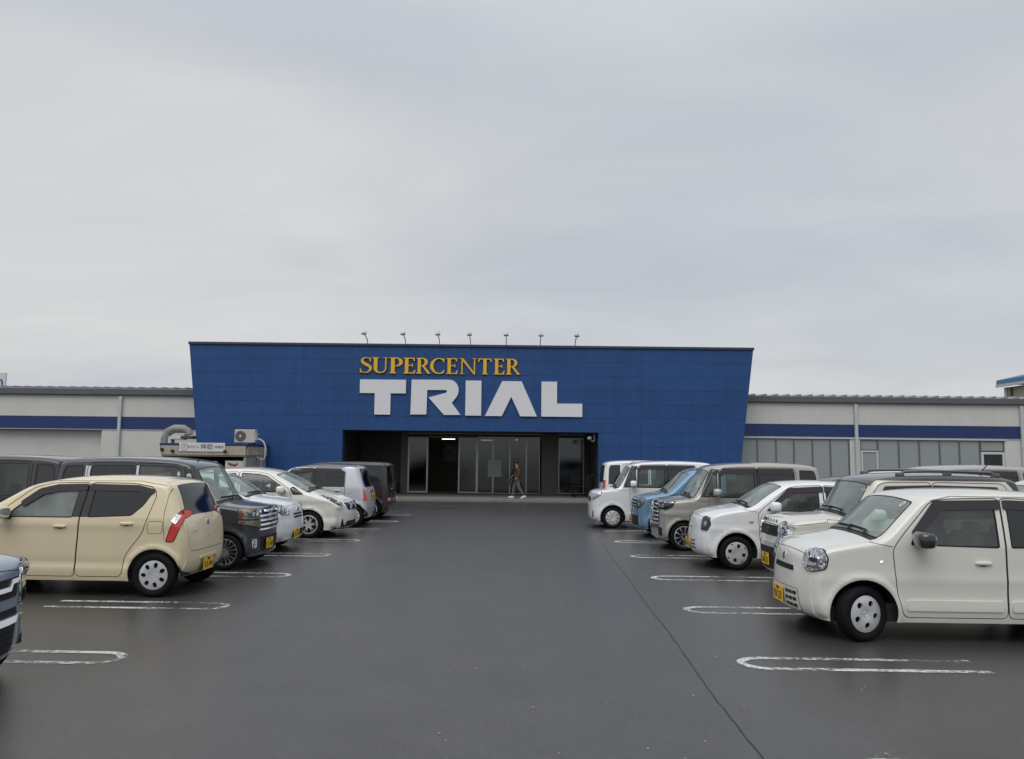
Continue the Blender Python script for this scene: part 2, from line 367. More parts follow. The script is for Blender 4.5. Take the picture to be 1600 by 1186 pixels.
    def s_at(b, u=None, z=None, part='top'):
        """strip parameter where the profile passes u (top) or z (front/rear)"""
        P = b.P; im = P[:, 1].argmax()
        if part == 'top': return float(b.s[np.abs(P[:, 0]-u).argmin()]) if u is not None else 0
        if part == 'front': m = np.arange(im); return float(b.s[m[np.abs(P[m, 1]-z).argmin()]])
        m = np.arange(im, len(P)); return float(b.s[m[np.abs(P[m, 1]-z).argmin()]])
WCACHE = {}
def wheel_meshes(kind, R=.278):
    if (kind, R) in WCACHE: return WCACHE[(kind, R)]
    rr = {'spoke10': .205, 'spoke14': .208, 'twin6': .205}.get(kind, .185); wd = .155
    m = MB(); h = wd/2
    m.lathe([(rr-.004, -h+.012), (rr+.012, -h+.002), ((rr+R)/2, -h-.006), (R-.022, -h+.004), (R-.006, -h+.018), (R, -h+.035), (R, -.03), (R-.007, -.028), (R-.007, -.022), (R, -.02), (R, .02), (R-.007, .022), (R-.007, .028), (R, .03),
             (R, h-.035), (R-.006, h-.018), (R-.022, h-.004), ((rr+R)/2, h+.006), (rr+.012, h-.002), (rr-.004, h-.012), (rr-.02, h-.03), (rr-.02, -h+.03), (rr-.004, -h+.012)], 48)
    tyre = m.build('wheel', RUB, raw=True); tyre.polygons.foreach_set('use_smooth', [True]*len(tyre.polygons))
    holes = []
    def polar(lst, a): return [(r*math.cos(a+t), r*math.sin(a+t)) for r, t in lst]
    def wedge(a, half, r1, r2, wdth):
        pts = [(r1, -half+wdth/r1/2), (r2, -half+wdth/r2/2), (r2, 0), (r2, half-wdth/r2/2), (r1, half-wdth/r1/2)]
        return rnd_poly(polar(pts, a), .008, 3)
    rim_m = SILV; back = UNDER
    if kind == 'round5': holes = [circ(.115*math.cos(a), .115*math.sin(a), .031, 16) for a in [math.pi/2+.15+2*math.pi*k/5 for k in range(5)]]
    elif kind == 'oval7':
        for k in range(7):
            a = 2*math.pi*k/7+.3; holes.append([(math.cos(a)*(.125+.036*math.cos(q))-math.sin(a)*.027*math.sin(q), math.sin(a)*(.125+.036*math.cos(q))+math.cos(a)*.027*math.sin(q)) for q in [2*math.pi*j/14 for j in range(14)]])
    elif kind == 'slot9':
        for k in range(9): a = 2*math.pi*k/9; holes.append(rnd_poly(polar([(.075, -.02), (.165, -.02), (.168, .17), (.14, .12)], a), .006, 2))
    elif kind == 'square4':
        for k in range(4): a = math.pi/4*.6+math.pi/2*k; holes.append(rnd_poly(polar([(.09, -.27), (.15, -.2), (.15, .2), (.09, .27)], a), .012, 3))
        for k in range(4): a = math.pi/4*1.6+math.pi/2*k; holes.append(rnd_poly(polar([(.15, -.14), (.168, -.14), (.168, .14), (.15, .14)], a), .005, 2))
    elif kind == 'spoke10': holes = [wedge(2*math.pi*(k+.5)/10+.1, math.pi/10, .07, .19, .02) for k in range(10)]; rim_m = ALLOY
    elif kind == 'spoke14': holes = [wedge(2*math.pi*(k+.5)/16, math.pi/16, .06, .193, .014) for k in range(16)]; rim_m = ALLOY
    elif kind == 'twin6':
        for k in range(6): holes.append(wedge(2*math.pi*(k+.5)/6, math.pi/6*.82, .075, .185, .028)); holes.append(wedge(2*math.pi*k/6, math.pi/6*.3, .12, .18, .01))
        rim_m = SILV
    V2, res = cdt([('rim', circ(0, 0, rr-.002, 40))]+[('hole', hh) for hh in holes]+[('hub', circ(0, 0, .03, 18))], .02)
    def fm(V):
        r = np.hypot(V[:, 0], V[:, 1]); d = .012*np.sin(np.clip(r/rr, 0, 1)*math.pi)-.012*np.clip((r-rr*.86)/(rr*.14), 0, 1)*0+.01
        y = h-.022+d; P = np.stack([V[:, 0], y, V[:, 1]], 1)
        sl = .012*math.pi/rr*np.cos(np.clip(r/rr, 0, 1)*math.pi); n = np.stack([-sl*V[:, 0]/(r+1e-6), np.ones(len(V)), -sl*V[:, 1]/(r+1e-6)], 1); n /= np.linalg.norm(n, axis=1)[:, None]; return P, n
    rim = region_mesh('rim', V2, res['rim'], fm, 0, .022); rim.materials.append(rim_m)
    hub = region_mesh('hub_cap', V2, res['hub'], fm, .006, .012); hub.materials.append(rim_m if kind != 'spoke10' else DALLOY)
    m = MB(); m.lathe([(.0, h-.045), (rr-.012, h-.05), (rr-.012, -h+.03), (0, -h+.03)], 28); drum = m.build('brake_drum', DALLOY, raw=True)
    m = MB()
    for k in range(4): a = k*math.pi/2+.4; m.lathe([(0, h+.004), (.006, h+.003), (.008, h-.01)], 8, c=(.045*math.cos(a), -.004, .045*math.sin(a)))
    nuts = m.build('wheel_nut', CHR, raw=True)
    WCACHE[(kind, R)] = (tyre, rim, hub, drum, nuts); return WCACHE[(kind, R)]
def put_wheel(root, kind, x, y, z, side, steer=0, R=.278):
    ms = wheel_meshes(kind, R); t = bpy.data.objects.new('wheel', ms[0]); COL.objects.link(t); t.parent = root; t.location = (x, y, z)
    a = rnd.uniform(0, 6.28) if kind != 'square4' else .2
    t.rotation_euler = (0, a, (0 if side > 0 else math.pi)+steer)
    for nm, me in zip(('rim', 'hub_cap', 'brake_drum', 'wheel_nut'), ms[1:]):
        o = bpy.data.objects.new(nm, me); COL.objects.link(o); o.parent = t
        if nm == 'wheel_nut': o['kind'] = 'stuff'
    return t
def smoothbox(d, bev=.03):
    m = MB(); m.box((0, 0, 0), d, bev=bev); return m
def ellip(d, c=(0, 0, 0), e=.55, nu=12, nv=20):
    """super-ellipsoid as vertices/faces"""
    m = MB(); f = lambda v: math.copysign(abs(v)**e, v); b = 0
    for i in range(nu+1):
        a = -math.pi/2+math.pi*i/nu
        for j in range(nv):
            t = 2*math.pi*j/nv; m.v.append(Vector((c[0]+d[0]/2*f(math.cos(a))*f(math.cos(t)), c[1]+d[1]/2*f(math.cos(a))*f(math.sin(t)), c[2]+d[2]/2*f(math.sin(a)))))
    for i in range(nu):
        for j in range(nv): j2 = (j+1) % nv; m.f.append([i*nv+j, i*nv+j2, (i+1)*nv+j2, (i+1)*nv+j])
    return m
def car(sp, label, cat, loc, rz, res=.04, group=None, name='parked_car'):
    B = Body(sp); L, W, H = sp['dim']; root = thing(name, label, cat, (loc[0], loc[1], 0), rz, group)
    body_m = sp['paint']; zs = sp.get('sill', .2)
    # ---- side sheets
    E = [tuple(e) for e in B.E]; uf, ur = E[0][0], E[-1][0]
    outer = E+[(ur, zs)] if E[-1][1] > zs+.001 else list(E)
    if E[0][1] > zs+.001: outer = outer+[(uf, zs)]
    regs = [('body', outer)]
    def inz(p): return p
    for nm, poly in sp.get('side_regions', []): regs.append((nm, poly))
    doors = sp['doors']   # name, outline
    for i, (nm, poly) in enumerate(doors): regs.append(('door%d' % i, poly))
    for nm, poly in sp.get('over_door', []): regs.append((nm, poly))
    for i, (nm, poly) in enumerate(doors):
        pc = list(poly)+[poly[0]]
        for j in range(0, len(pc)-1, 3): regs.append(('gap', ribbon(pc[j:j+4], .010)))
    for pl in sp.get('grooves', []): regs.append(('gap', ribbon(pl, .007)))
    wins = sp['windows']  # name, door index or None, poly, material
    for i, wn in enumerate(wins): regs.append(('seal', rnd_poly([(p[0], p[1]) for p in grow(wn[2], .014)], .03))); regs.append(('win%d' % i, rnd_poly(wn[2], .022)))
    for ax in B.axles:
        a = [(ax+B.Ra*math.cos(t), .28+B.Ra*math.sin(t)) for t in np.linspace(-.25, math.pi+.25, 30)]; a = [(x, z) for x, z in a]+[(ax-B.Ra*.97, zs-.05), (ax+B.Ra*.97, zs-.05)]
        regs.append(('arch', a))
    ins = []
    for q in (.16, .36, .6, .92): ins += [tuple(e) for e in (B.E-B.n*(B.r*q)[:, None])]
    V2, R = cdt(regs, res, clip=True, extra=ins)
    hull = []
    custom = sp.get('region_mats', {})
    winmesh = {}
    for side in (1, -1):
        mir = side < 0; dobj = {}
        for nm, tris in R.items():
            if nm == 'arch': continue
            key = nm
            if nm == 'body': m, pn, off, fl = body_m, 'body_side', 0, .03
            elif nm == 'gap': m, pn, off, fl = GAP, 'panel_gap', -.005, 0
            elif nm == 'seal': m, pn, off, fl = BLK, 'window_seal', .002, .02
            elif nm.startswith('door'): i = int(nm[4:]); m, pn, off, fl = sp.get('door_paint', {}).get(i, body_m), doors[i][0], 0, .02
            elif nm.startswith('win'): continue
            else: m, pn, off, fl = custom[nm][0], custom[nm][1], custom[nm][2] if len(custom[nm]) > 2 else 0, .02
            # keep only triangles above the sill line
            me = region_mesh(pn, V2, tris, B.side, off, fl, mirror=mir); o = finish(pn, me, m, root)
            if nm.startswith('door'): dobj[int(nm[4:])] = o
            if pn == 'panel_gap': o['kind'] = 'stuff'
            if nm != 'gap': hull.append(me)
        for i, wn in enumerate(wins):
            if 'win%d' % i not in R: continue
            me = region_mesh(wn[0], V2, R['win%d' % i], B.side, -.004, 0, mirror=mir); par = dobj.get(wn[1]) if wn[1] is not None else root
            finish(wn[0], me, wn[3], par if par is not None else root); hull.append(me)
        # handles
        for (u, z, di) in sp.get('handles', []):
            P, n = B.side(np.array([[u, z]])); p = P[0]+n[0]*.012; hm = ellip((.17, .032, .036), e=.6, nu=8, nv=14)
            o = hm.build('door_handle', sp.get('handle_mat', body_m), dobj.get(di, root), True); o.location = (p[0], p[1]*side, p[2])
            me2 = ellip((.09, .004, .045), e=.9, nu=6, nv=14); o2 = me2.build('handle_recess', sp.get('door_paint', {}).get(di, body_m) if False else GAP, dobj.get(di, root), True); o2.location = (p[0], (P[0][1]-.001)*side, p[2]-.012)
        # window visors
        for (poly) in sp.get('visors', []):
            V3, R3 = cdt([('v', rnd_poly(poly, .02))], res*1.2); me = region_mesh('window_visor', V3, R3['v'], B.side, .016, .014, mirror=mir); finish('window_visor', me, sp.get('visor_mat', VIS), root)
        # mirror
        u, z = sp['mirror']; P, n = B.side(np.array([[u, z]])); mm = sp.get('mirror_mat', body_m)
        mo = ellip(sp.get('mirror_size', (.17, .25, .16)), e=.55, nu=12, nv=20).build('door_mirror', mm, root, True); mo.location = (P[0][0], (P[0][1]+.155)*side, z+.02); mo.rotation_euler = (0, 0, -.15*side)
        MB().box((0, 0, 0), (.09, .12, .05), bev=.015).build('mirror_arm', BLK, mo).location = (0, -.11*side, -.06)
        fac = ellip((.01, .19, .11), e=.7, nu=6, nv=14).build('mirror_glass', CHR, mo, True); fac.location = (-.084, 0, 0)
    # ---- centre strip
    sc, sh = B.s_at(u=sp['cowl']), B.s_at(u=sp['header']); S0, S1 = 0, B.s[-1]
    Pm = B.P; im = Pm[:, 1].argmax(); rg = sp['rear_glass']; s_r0, s_r1 = B.s_at(z=rg[0], part='rear'), B.s_at(z=rg[1], part='rear')
    s_hood = B.s_at(z=sp['hood_z'], part='front'); s_hatch = B.s_at(z=sp.get('hatch_z', .45), part='rear'); s_top = B.s_at(z=rg[0]+.0, part='rear')-.12
    q = .7
    sregs = [('bumper_front', [(S0, -q), (s_hood, -q), (s_hood, q), (S0, q)]), ('fender', [(s_hood, -q), (sc+.02, -q), (sc+.02, q), (s_hood, q)]),
             ('hood', rnd_poly([(s_hood, -q*.9), (sc-.05, -q*.93), (sc-.05, q*.93), (s_hood, q*.9)], .06)),
             ('pillar_a', [(sc+.02, -q), (sh, -q), (sh, -q*.5), (sc+.02, -q*.5)]), ('pillar_b', [(sc+.02, q*.5), (sh, q*.5), (sh, q), (sc+.02, q)]), ('roof', [(sh, -q), (s_top, -q), (s_top, q), (sh, q)]),
             ('tail', [(s_top, -q), (S1, -q), (S1, q), (s_top, q)]),
             ('hatch', rnd_poly([(s_top, -q*.93), (s_hatch, -q*.86), (s_hatch, q*.86), (s_top, q*.93)], .06)),
             ('gap', ribbon([(sc-.05, -q*.98), (s_hood+.05, -q*.9), (s_hood, -q*.82), (s_hood, q*.82), (s_hood+.05, q*.9), (sc-.05, q*.98)], .008)),
             ('gap', ribbon([(s_top, -q*.93), (s_top, q*.93)], .009)),
             ('gap', ribbon([(s_top, -q*.95), (s_hatch-.05, -q*.88), (s_hatch, -q*.8), (s_hatch, q*.8), (s_hatch-.05, q*.88), (s_top, q*.95)], .008)),
             ('cowl', [(sc-.045, -q*.94), (sc+.03, -q*.96), (sc+.03, q*.96), (sc-.045, q*.94)]),
             ('ws_seal', rnd_poly([(sc+.018, -q*.955), (sh+.01, -q*.95), (sh+.01, q*.95), (sc+.018, q*.955)], .05)),
             ('windshield', rnd_poly([(sc+.03, -q*.93), (sh-.005, -q*.925), (sh-.005, q*.925), (sc+.03, q*.93)], .05)),
             ('rg_seal', rnd_poly([(s_r0-.012, -q*(rg[2]+.015)), (s_r1+.012, -q*(rg[2]+.015)), (s_r1+.012, q*(rg[2]+.015)), (s_r0-.012, q*(rg[2]+.015))], .06)),
             ('rear_window', rnd_poly([(s_r0, -q*rg[2]), (s_r1, -q*rg[2]), (s_r1, q*rg[2]), (s_r0, q*rg[2])], .05))]
    ex = [(x, sg*q*t) for t in (.965, .985) for x in np.arange(.02, S1, .03) for sg in (1, -1)]
    V2, R = cdt(sregs, res, extra=ex)
    rp = sp.get('roof_paint', body_m)
    SM = {'bumper_front': (sp.get('bumper_paint', body_m), 'front_bumper', 0, .03), 'fender': (body_m, 'fender', 0, .02), 'hood': (body_m, 'bonnet', 0, .02), 'pillar_a': (sp.get('pillar_paint', body_m), 'windscreen_pillar', 0, .02), 'pillar_b': (sp.get('pillar_paint', body_m), 'windscreen_pillar', 0, .02),
          'roof': (rp, 'roof', 0, .02), 'tail': (body_m, 'rear_bumper', 0, .03), 'hatch': (sp.get('hatch_paint', body_m), 'tailgate', 0, .02), 'gap': (GAP, 'panel_gap', -.005, 0), 'cowl': (BLK, 'cowl', -.004, 0),
          'ws_seal': (BLK, 'windscreen_seal', .001, .02), 'windshield': (GL_F, 'windshield', -.002, 0), 'rg_seal': (GLOSSBLK, 'rear_window_seal', .001, .02), 'rear_window': (sp.get('rear_glass_mat', GL_R), 'rear_window', -.003, 0)}
    made = {}
    for nm, tris in R.items():
        m, pn, off, fl = SM[nm]; me = region_mesh(pn, V2, tris, B.strip, off, fl); made[nm] = finish(pn, me, m, root)
        if nm != 'gap': hull.append(me)
        else: made[nm]['kind'] = 'stuff'
    # ---- BVH of the finished skin
    vv, ff = [], []
    for me in hull:
        b0 = len(vv); vv += [v.co.copy() for v in me.vertices]; ff += [[b0+i for i in p.vertices] for p in me.polygons if len(p.vertices) == 3]
    bvh = BVHTree.FromPolygons(vv, ff)
    def patch(nm, m, A, o, poly, off=.006, mirror=False, fl=.012, round_=.01, sp_=.025, parent=None, side=1):
        """polygon in the plane facing compass angle A (0 = nose, 90 = left side, 180 = tail), draped on the skin. o=(x,y) local"""
        A = math.radians(A); d = Vector((math.cos(A), math.sin(A), 0)); ax = Vector((-math.sin(A), math.cos(A), 0))
        pp = rnd_poly(poly, round_) if round_ else poly
        if abs(area(pp)) < 1e-6: return None
        V3, R3 = cdt([('p', pp)], sp_)
        def fm(V):
            P = np.zeros((len(V), 3)); Nn = np.zeros((len(V), 3)); last = None; lastn = d
            for i, (a, z) in enumerate(V):
                org = Vector((o[0], o[1], 0))+ax*a+Vector((0, 0, z))+d*1.5; h = bvh.ray_cast(org, -d)
                if h[0] is not None and (h[0]-org).dot(-d) < 3:
                    p, n = h[0], h[1]; n = n if n.dot(d) > 0 else -n; last = (h[0]-org).length
                else:
                    p, n = org-d*(last or 1.5), d
                P[i] = p; Nn[i] = (n+d*.6).normalized()
            return P, Nn
        ds = [bvh.ray_cast(Vector((o[0], o[1], 0))+ax*a+Vector((0, 0, z))+d*1.5, -d)[3] for a, z in V3]; med = np.median([x for x in ds if x is not None] or [0]); ok = np.array([x is not None and abs(x-med) < (.22 if A % math.pi > .01 or True else 9) for x in ds]); tr = [t for t in R3['p'] if all(ok[list(t)])]
        if not tr: return []
        obs = []
        for mi in ((False, True) if mirror else (False,)):
            me = region_mesh(nm, V3, tr, fm, off, fl+off if fl else 0, mirror=mi); obs.append(finish(nm, me, m, parent if parent is not None else root))
        return obs
    # ---- underbody, wheel housings, wheels
    w2 = W/2
    u0, u1 = B.axles
    m = MB(); m.box((-(L)/2, 0, zs+.06), (L-.5, W-.22, .14)); m.box((-(u0+B.Ra+u1-B.Ra)/2, 0, zs+.06), (u1-u0-2*B.Ra-.03, W-.10, .12))
    m.box((-.22, 0, zs+.09), (.2, W-.5, .12)); m.box((-L+.22, 0, zs+.1), (.2, W-.45, .12)); m.build('underbody', UNDER, root)
    for ax in B.axles:
        for side in (1, -1):
            m = MB(); n = 18; ys = (w2-.03, w2-.36)
            vs = []
            for k in range(n+1):
                t = -.08+(math.pi+.16)*k/n
                for y in ys: m.v.append(Vector((-(ax+(B.Ra+.012)*math.cos(t)), y*side, .28+(B.Ra+.012)*math.sin(t))))
            for k in range(n): m.f.append([2*k, 2*k+1, 2*k+3, 2*k+2])
            m.f.append([2*k+1 for k in range(n+1)]); m.build('wheel_housing', UNDER, root)
            put_wheel(root, sp['wheel'], -ax, (w2-.095)*side, sp.get('R', .278), side, sp.get('steer', 0) if ax == u0 else 0, sp.get('R', .278))
    # ---- cabin
    belt = B.belt; cx = sp['cowl']; inner = w2-.09; sm = sp.get('seat_mat', SEAT)
    m = MB(); m.box((-(cx+L-.25)/2, 0, .34), (L-.25-cx, W-.24, .06))
    for side in (1, -1): m.box((-(cx+.2+L-.3)/2, side*inner, (.34+belt-.06)/2), (L-.5-cx, .02, belt-.06-.34))
    m.build('cabin_floor', TRIM, root)
    m = MB(); m.box((-cx-.30, 0, belt-.20), (.46, W-.24, .28), bev=.05); m.box((-cx-.36, -w2*.5, belt-.03), (.2, .36, .07), bev=.02); m.build('dashboard', TRIM, root, True)
    if sp.get('near', True):
        m = MB(); c = Vector((-cx-.68, -w2*.49, belt-.06)); pts = [c+Vector((.06*math.sin(t)*-.9, .175*math.cos(t), .165*math.sin(t))) for t in np.linspace(0, 2*math.pi, 25)]
        m.tube(pts, .014, 6, False); m.tube([c+Vector((0, -.17, 0)), c+Vector((.03, 0, -.01)), c+Vector((0, .17, 0))], .014, 6); m.tube([c+Vector((.03, 0, -.01)), c+Vector((.05, 0, -.15))], .016, 6); m.tube([c+Vector((.03, 0, -.01)), c+Vector((.25, 0, -.08))], .03, 6)
        m.build('steering_wheel', TRIM, root, True)
        mrm = ellip((.02, .2, .055), e=.6, nu=6, nv=12).build('rear_view_mirror', BLK, root, True); mrm.location = (-(sp['header']-.03), 0, B.P[:, 1][np.abs(B.P[:, 0]-sp['header']).argmin()]-.12)
    rows = ((cx+1.0, 2), (min(cx+1.85, L-.75), 2))
    for ri, (su, _) in enumerate(rows):
        for side in (1, -1):
            m = MB(); m.box((-su+.22, side*w2*.5, .52), (.5, .5, .16), bev=.05); m.box((-su-.06, side*w2*.5, .82), (.14, .48, .55), bev=.05, ry=-.2); m.box((-su-.15, side*w2*.5, 1.15 if H > 1.6 else 1.11), (.09, .25, .16), bev=.035, ry=-.15)
            m.build('seat', sm, root, True)
    # ---- wipers
    for (q0, q1) in sp.get('wipers', ((.62, -.05), (.05, -.55))):
        Vw = np.array([[sc+.0, q0*.7], [sc+.06, q0*.7-.05*np.sign(q0-q1)], [sc+.075, q1*.7]]); P, n = B.strip(Vw); P = P+n*.018
        m = MB(); m.tube([P[0], P[1], P[2]], [.011, .009, .006], 6); P2, n2 = B.strip(np.array([[sc+.06, (q0*.55+q1*.45)*.7+.0], [sc+.062, (q0+.02)*.7-.04], [sc+.07, q1*.7-.05]])); P2 = P2+n2*.008; m.tube(P2[[1, 0, 2]], .006, 5); m.build('wiper', BLK, root)
    # ---- plate
    for (where, y, z, kind, txt) in sp.get('plates', []):
        A = 0 if where == 'front' else 180; d = 1 if where == 'front' else -1
        h = bvh.ray_cast(Vector((2*d-(0 if d > 0 else L), y, z)), Vector((-d, 0, 0))); x = h[0].x+d*.022
        mb = MB(); mb.box((0, 0, 0), (.006, .33, .165), bev=.002); po = mb.build('number_plate', PLY if kind == 'y' else PLW, root); po.location = (x, y, z); po.rotation_euler = (0, sp.get('plate_tilt', 0)*d, 0)
        tm = text_mesh('plate_number', txt, .115, INK if kind == 'y' else INKG, .0012); t2 = text_mesh('plate_area_code', '580', .05, INK if kind == 'y' else INKG, .0012)
        rot = Matrix(((0, 0, d), (d, 0, 0), (0, 1, 0))).to_euler()
        for me, dz in ((tm, -.02), (t2, .056)):
            o = finish(me.name, me, None, po); o.rotation_euler = rot; o.location = (d*.0055, 0, dz)
        MB().box((-.012*d, 0, 0), (.02, .20, .10)).build('plate_bracket', BLK, po)
    for fn in sp.get('extras', []): fn(root, B, patch, bvh, sp)
    return root
def grow(poly, d):
    """offset a polygon outwards"""
    n = len(poly); s = 1 if area([p[:2] for p in poly]) > 0 else -1; out = []
    for i in range(n):
        p0, p, p1 = (np.array(poly[j % n][:2], float) for j in (i-1, i, i+1)); a = (p-p0)/np.linalg.norm(p-p0); b = (p1-p)/np.linalg.norm(p1-p)
        na = np.array([a[1], -a[0]])*s; nb = np.array([b[1], -b[0]])*s; m = na+nb; m = m/np.linalg.norm(m); k = d/max(.4, m@na); out.append(tuple(p+m*k))
    return out
# ------------------------------------------------------------------ vehicle designs (u = metres behind the nose, z = height)
OFFW = paint('warm_white', (.69, .68, .625)); WHT = paint('white', (.78, .79, .80)); PEARL = paint('pearl_white', (.76, .75, .68)); BEIGE = paint('beige', (.74, .63, .43))
SILG = paint('warm_silver', (.40, .38, .35), .45); NAVYG = paint('slate_grey', (.065, .075, .10), .5); DGREY = paint('dark_grey', (.045, .048, .058), .4); SKY = paint('light_blue', (.15, .28, .43), .3)
BLUEG = paint('blue_grey', (.24, .29, .38), .3); MAROON = paint('maroon_brown', (.035, .020, .025), .3); BLACKP = paint('black', (.008, .008, .01)); LSIL = paint('light_silver', (.60, .62, .66), .3)
DROOF = paint('dark_roof', (.045, .042, .045), .3); CREAM = paint('cream_white', (.67, .65, .575)); GUN = paint('gunmetal', (.09, .09, .11), .35); ROOFB = paint('plum_roof', (.10, .085, .085), .3)

REFLD = mat('lamp_dark_chrome', (.22, .23, .25), .25, .7)
def emblem_s(patch, A, o, z, s=.045, m=CHR):
    """angular S shaped badge"""
    patch('badge', m, A, o, [(-s, z+s*.2), (s*.15, z+s*1.1), (s*.95, z+s*.45), (s*.5, z+s*.15), (s*.15, z+s*.45), (-s*.3, z+s*.15), (s*1., z-s*.25), (-s*.15, z-s*1.1), (-s*.95, z-s*.45), (-s*.5, z-s*.15), (-s*.15, z-s*.45), (s*.3, z-s*.15)], .010, False, .006, 0, .012)
def ring_badge(patch, A, o, z, r=.045, m=CHR):
    patch('badge', m, A, o, circ(0, z, r*1.15, 20, ry=r), .008, False, .006, 0, .02); patch('badge', GLOSSBLK, A, o, circ(0, z, r*.85, 18, ry=r*.7), .010, False, .004, 0, .02); patch('badge', m, A, o, [(-r*.7, z-r*.12), (r*.7, z-r*.12), (r*.7, z+r*.12), (-r*.7, z+r*.12)], .012, False, .004, 0, .02)
def lamp(patch, A, o, poly, name='headlight', base=REFL, rim=GLOSSBLK, bulbs=(), bars=(), off=.004, lens=True):
    """bezel + reflector bowl + bulbs + clear cover, both sides"""
    g = grow(poly, .010)
    obs = patch(name, rim, A, o, g, off, True, .01, .03)
    obs2 = patch('reflector', base, A, o, poly, off+.003, True, .008, .03)
    for k, (b, r) in enumerate(zip(obs, obs2)):
        r.parent = b
    def sub(nm, m, p, of, rn=0):
        oo = patch(nm, m, A, o, p, of, True, .01, rn)
        if oo:
            for b, q in zip(obs, oo): q.parent = b
    for (a, z, r) in bulbs:
        sub('bulb', DALLOY, circ(a, z, r*1.25, 18), off+.005); sub('bulb', CLR, circ(a, z, r, 16), off+.009)
    for (p, m) in bars: sub('light_bar', m, p, off+.008, .004)
    if lens: sub('lens', GL_L, poly, off+.016, .03)
def std_rear(red_poly=None, A=150, o=(-3.3, .6), clear=None):
    def f(root, B, patch, bvh, sp):
        if red_poly: lamp(patch, A, o, red_poly, 'tail_light', RED, GLOSSBLK, bars=[(clear, CLR)] if clear else (), lens=False)
    return f
def wiper_rear(root, B, patch, bvh, sp):
    pass
def fin_antenna(u=.75, y=0, z=None, back=.35, up=.22):
    def f(root, B, patch, bvh, sp):
        uu = u*sp['dim'][0]; h = bvh.ray_cast(Vector((-uu, y, 3)), Vector((0, 0, -1)))
        m = MB(); m.tube([h[0], h[0]+Vector((-.01, 0, .03)), h[0]+Vector((-back, 0, up))], [.014, .009, .004], 6); m.build('aerial', BLK, root)
    return f
# ---- kei hatchback, current shape (nearest car on the right)
def x_alto21(root, B, patch, bvh, sp):
    lamp(patch, 42, (-.16, .60), [(-.145, .73), (-.13, .875), (-.03, .905), (.115, .90), (.15, .83), (.13, .72), (.0, .685), (-.10, .69)], base=CLR, bars=[([(-.06, .785), (.05, .785), (.065, .82), (-.05, .825)], REFLD), ([(-.09, .722), (.085, .726), (.075, .738), (-.085, .738)], AMB)])
    patch('grille_slot', BLK, 0, (0, 0), [(-.30, .645), (.30, .645), (.28, .70), (-.28, .70)], .003, False, .01, .012)
    patch('bumper_recess', GAP, 0, (0, 0), [(-.36, .245), (.44, .245), (.41, .475), (-.36, .475)], .002, False, .01, .03)
    patch('bumper_inset', OFFW, 0, (0, 0), [(-.355, .25), (.432, .25), (.402, .47), (-.355, .47)], .005, False, .01, .03)
    for z in (.275, .34, .405):
        for y in (.14, .225, .31):
            patch('grille_slot', BLK, 0, (0, 0), [(y, z), (y+.075, z), (y+.072, z+.036), (y, z+.036)], .0065, False, .01, .004)
    emblem_s(patch, 0, (0, 0), .775, .04)
    patch('side_repeater', CLR, 90, (-.80, 0), [(-.03, .79), (.03, .79), (.03, .815), (-.03, .815)], .003, True, .004, .01)
    # door bump strip: a raised paint panel along both doors
    for a, b in ((1.03, 1.99), (2.08, 2.52)): patch('door_moulding', OFFW, 90, (0, 0), [(a, .32), (b, .32), (b, .425), (a, .425)], .014, True, .008, .02)
    patch('inspection_sticker', mat('sticker_pale', (.75, .7, .62), .5), 0, (0, 0), circ(.47, 1.37, .028, 16), .004, False, 0, 0)
    patch('inspection_sticker', mat('sticker_orange', (.7, .25, .08), .5), 0, (0, 0), circ(.47, 1.37, .014, 12), .006, False, 0, 0)
    lamp(patch, 150, (-3.28, .62), [(-.05, .62), (-.05, .9), (.07, .9), (.07, .62)], 'tail_light', RED, lens=False)
ALTO21 = dict(dim=(3.395, 1.475, 1.525), belt=.97, axles=(.60, 3.06), cowl=.74, header=1.17, hood_z=.87, rear_glass=(1.40, 1.0, .86), wheel='round5', arch=.34, steer=.33, r=(.075, .045, .065),
    prof=[(.10, .20), (.03, .24), (.0, .34), (-.0, .50), (.015, .60), (.03, .70), (.045, .80), (.09, .885), (.20, .945), (.42, .99), (.66, 1.03), (.76, 1.06), (.96, 1.26), (1.14, 1.42), (1.28, 1.485), (1.6, 1.52), (2.1, 1.53), (2.7, 1.50), (3.03, 1.455), (3.14, 1.40), (3.26, 1.15), (3.34, .95), (3.38, .75), (3.395, .5), (3.38, .3), (3.3, .22)],
    doors=[('front_door', rnd_poly([(1.0, .25), (.935, .50), (.90, .93), (1.02, 1.08), (1.33, 1.41), (1.50, 1.435), (2.025, 1.45), (2.035, .25)], .06)),
           ('rear_door', rnd_poly([(2.045, .25), (2.035, 1.45), (2.72, 1.43), (2.86, 1.33), (2.90, .98), (2.80, .72), (2.66, .58), (2.62, .25)], .06))],
    windows=[('window', 0, [(1.10, .985), (1.14, 1.06), (1.40, 1.375), (1.96, 1.395), (1.96, .965)], GL_S), ('window', 1, [(2.10, .965), (2.10, 1.395), (2.68, 1.375), (2.80, 1.29), (2.82, .985)], GL_P)],
    visors=[[(1.10, 1.10), (1.36, 1.415), (2.03, 1.43), (2.03, 1.335), (1.42, 1.32), (1.16, 1.04)], [(2.055, 1.335), (2.055, 1.43), (2.70, 1.41), (2.83, 1.31), (2.80, 1.26), (2.66, 1.32)]],
    handles=[(1.80, .80, 0), (2.76, .80, 1)], mirror=(1.15, 1.02), mirror_mat=GLOSSBLK, grooves=[[(.66, 1.0), (.9, .95)], [(1.33, 1.415), (1.55, 1.462), (2.7, 1.46), (2.95, 1.38)]],
    plates=[('front', -.06, .36, 'y', '59-23')], crease=[(.62, .006, .06)], extras=[x_alto21], mirror_size=(.17, .27, .17), paint=OFFW)
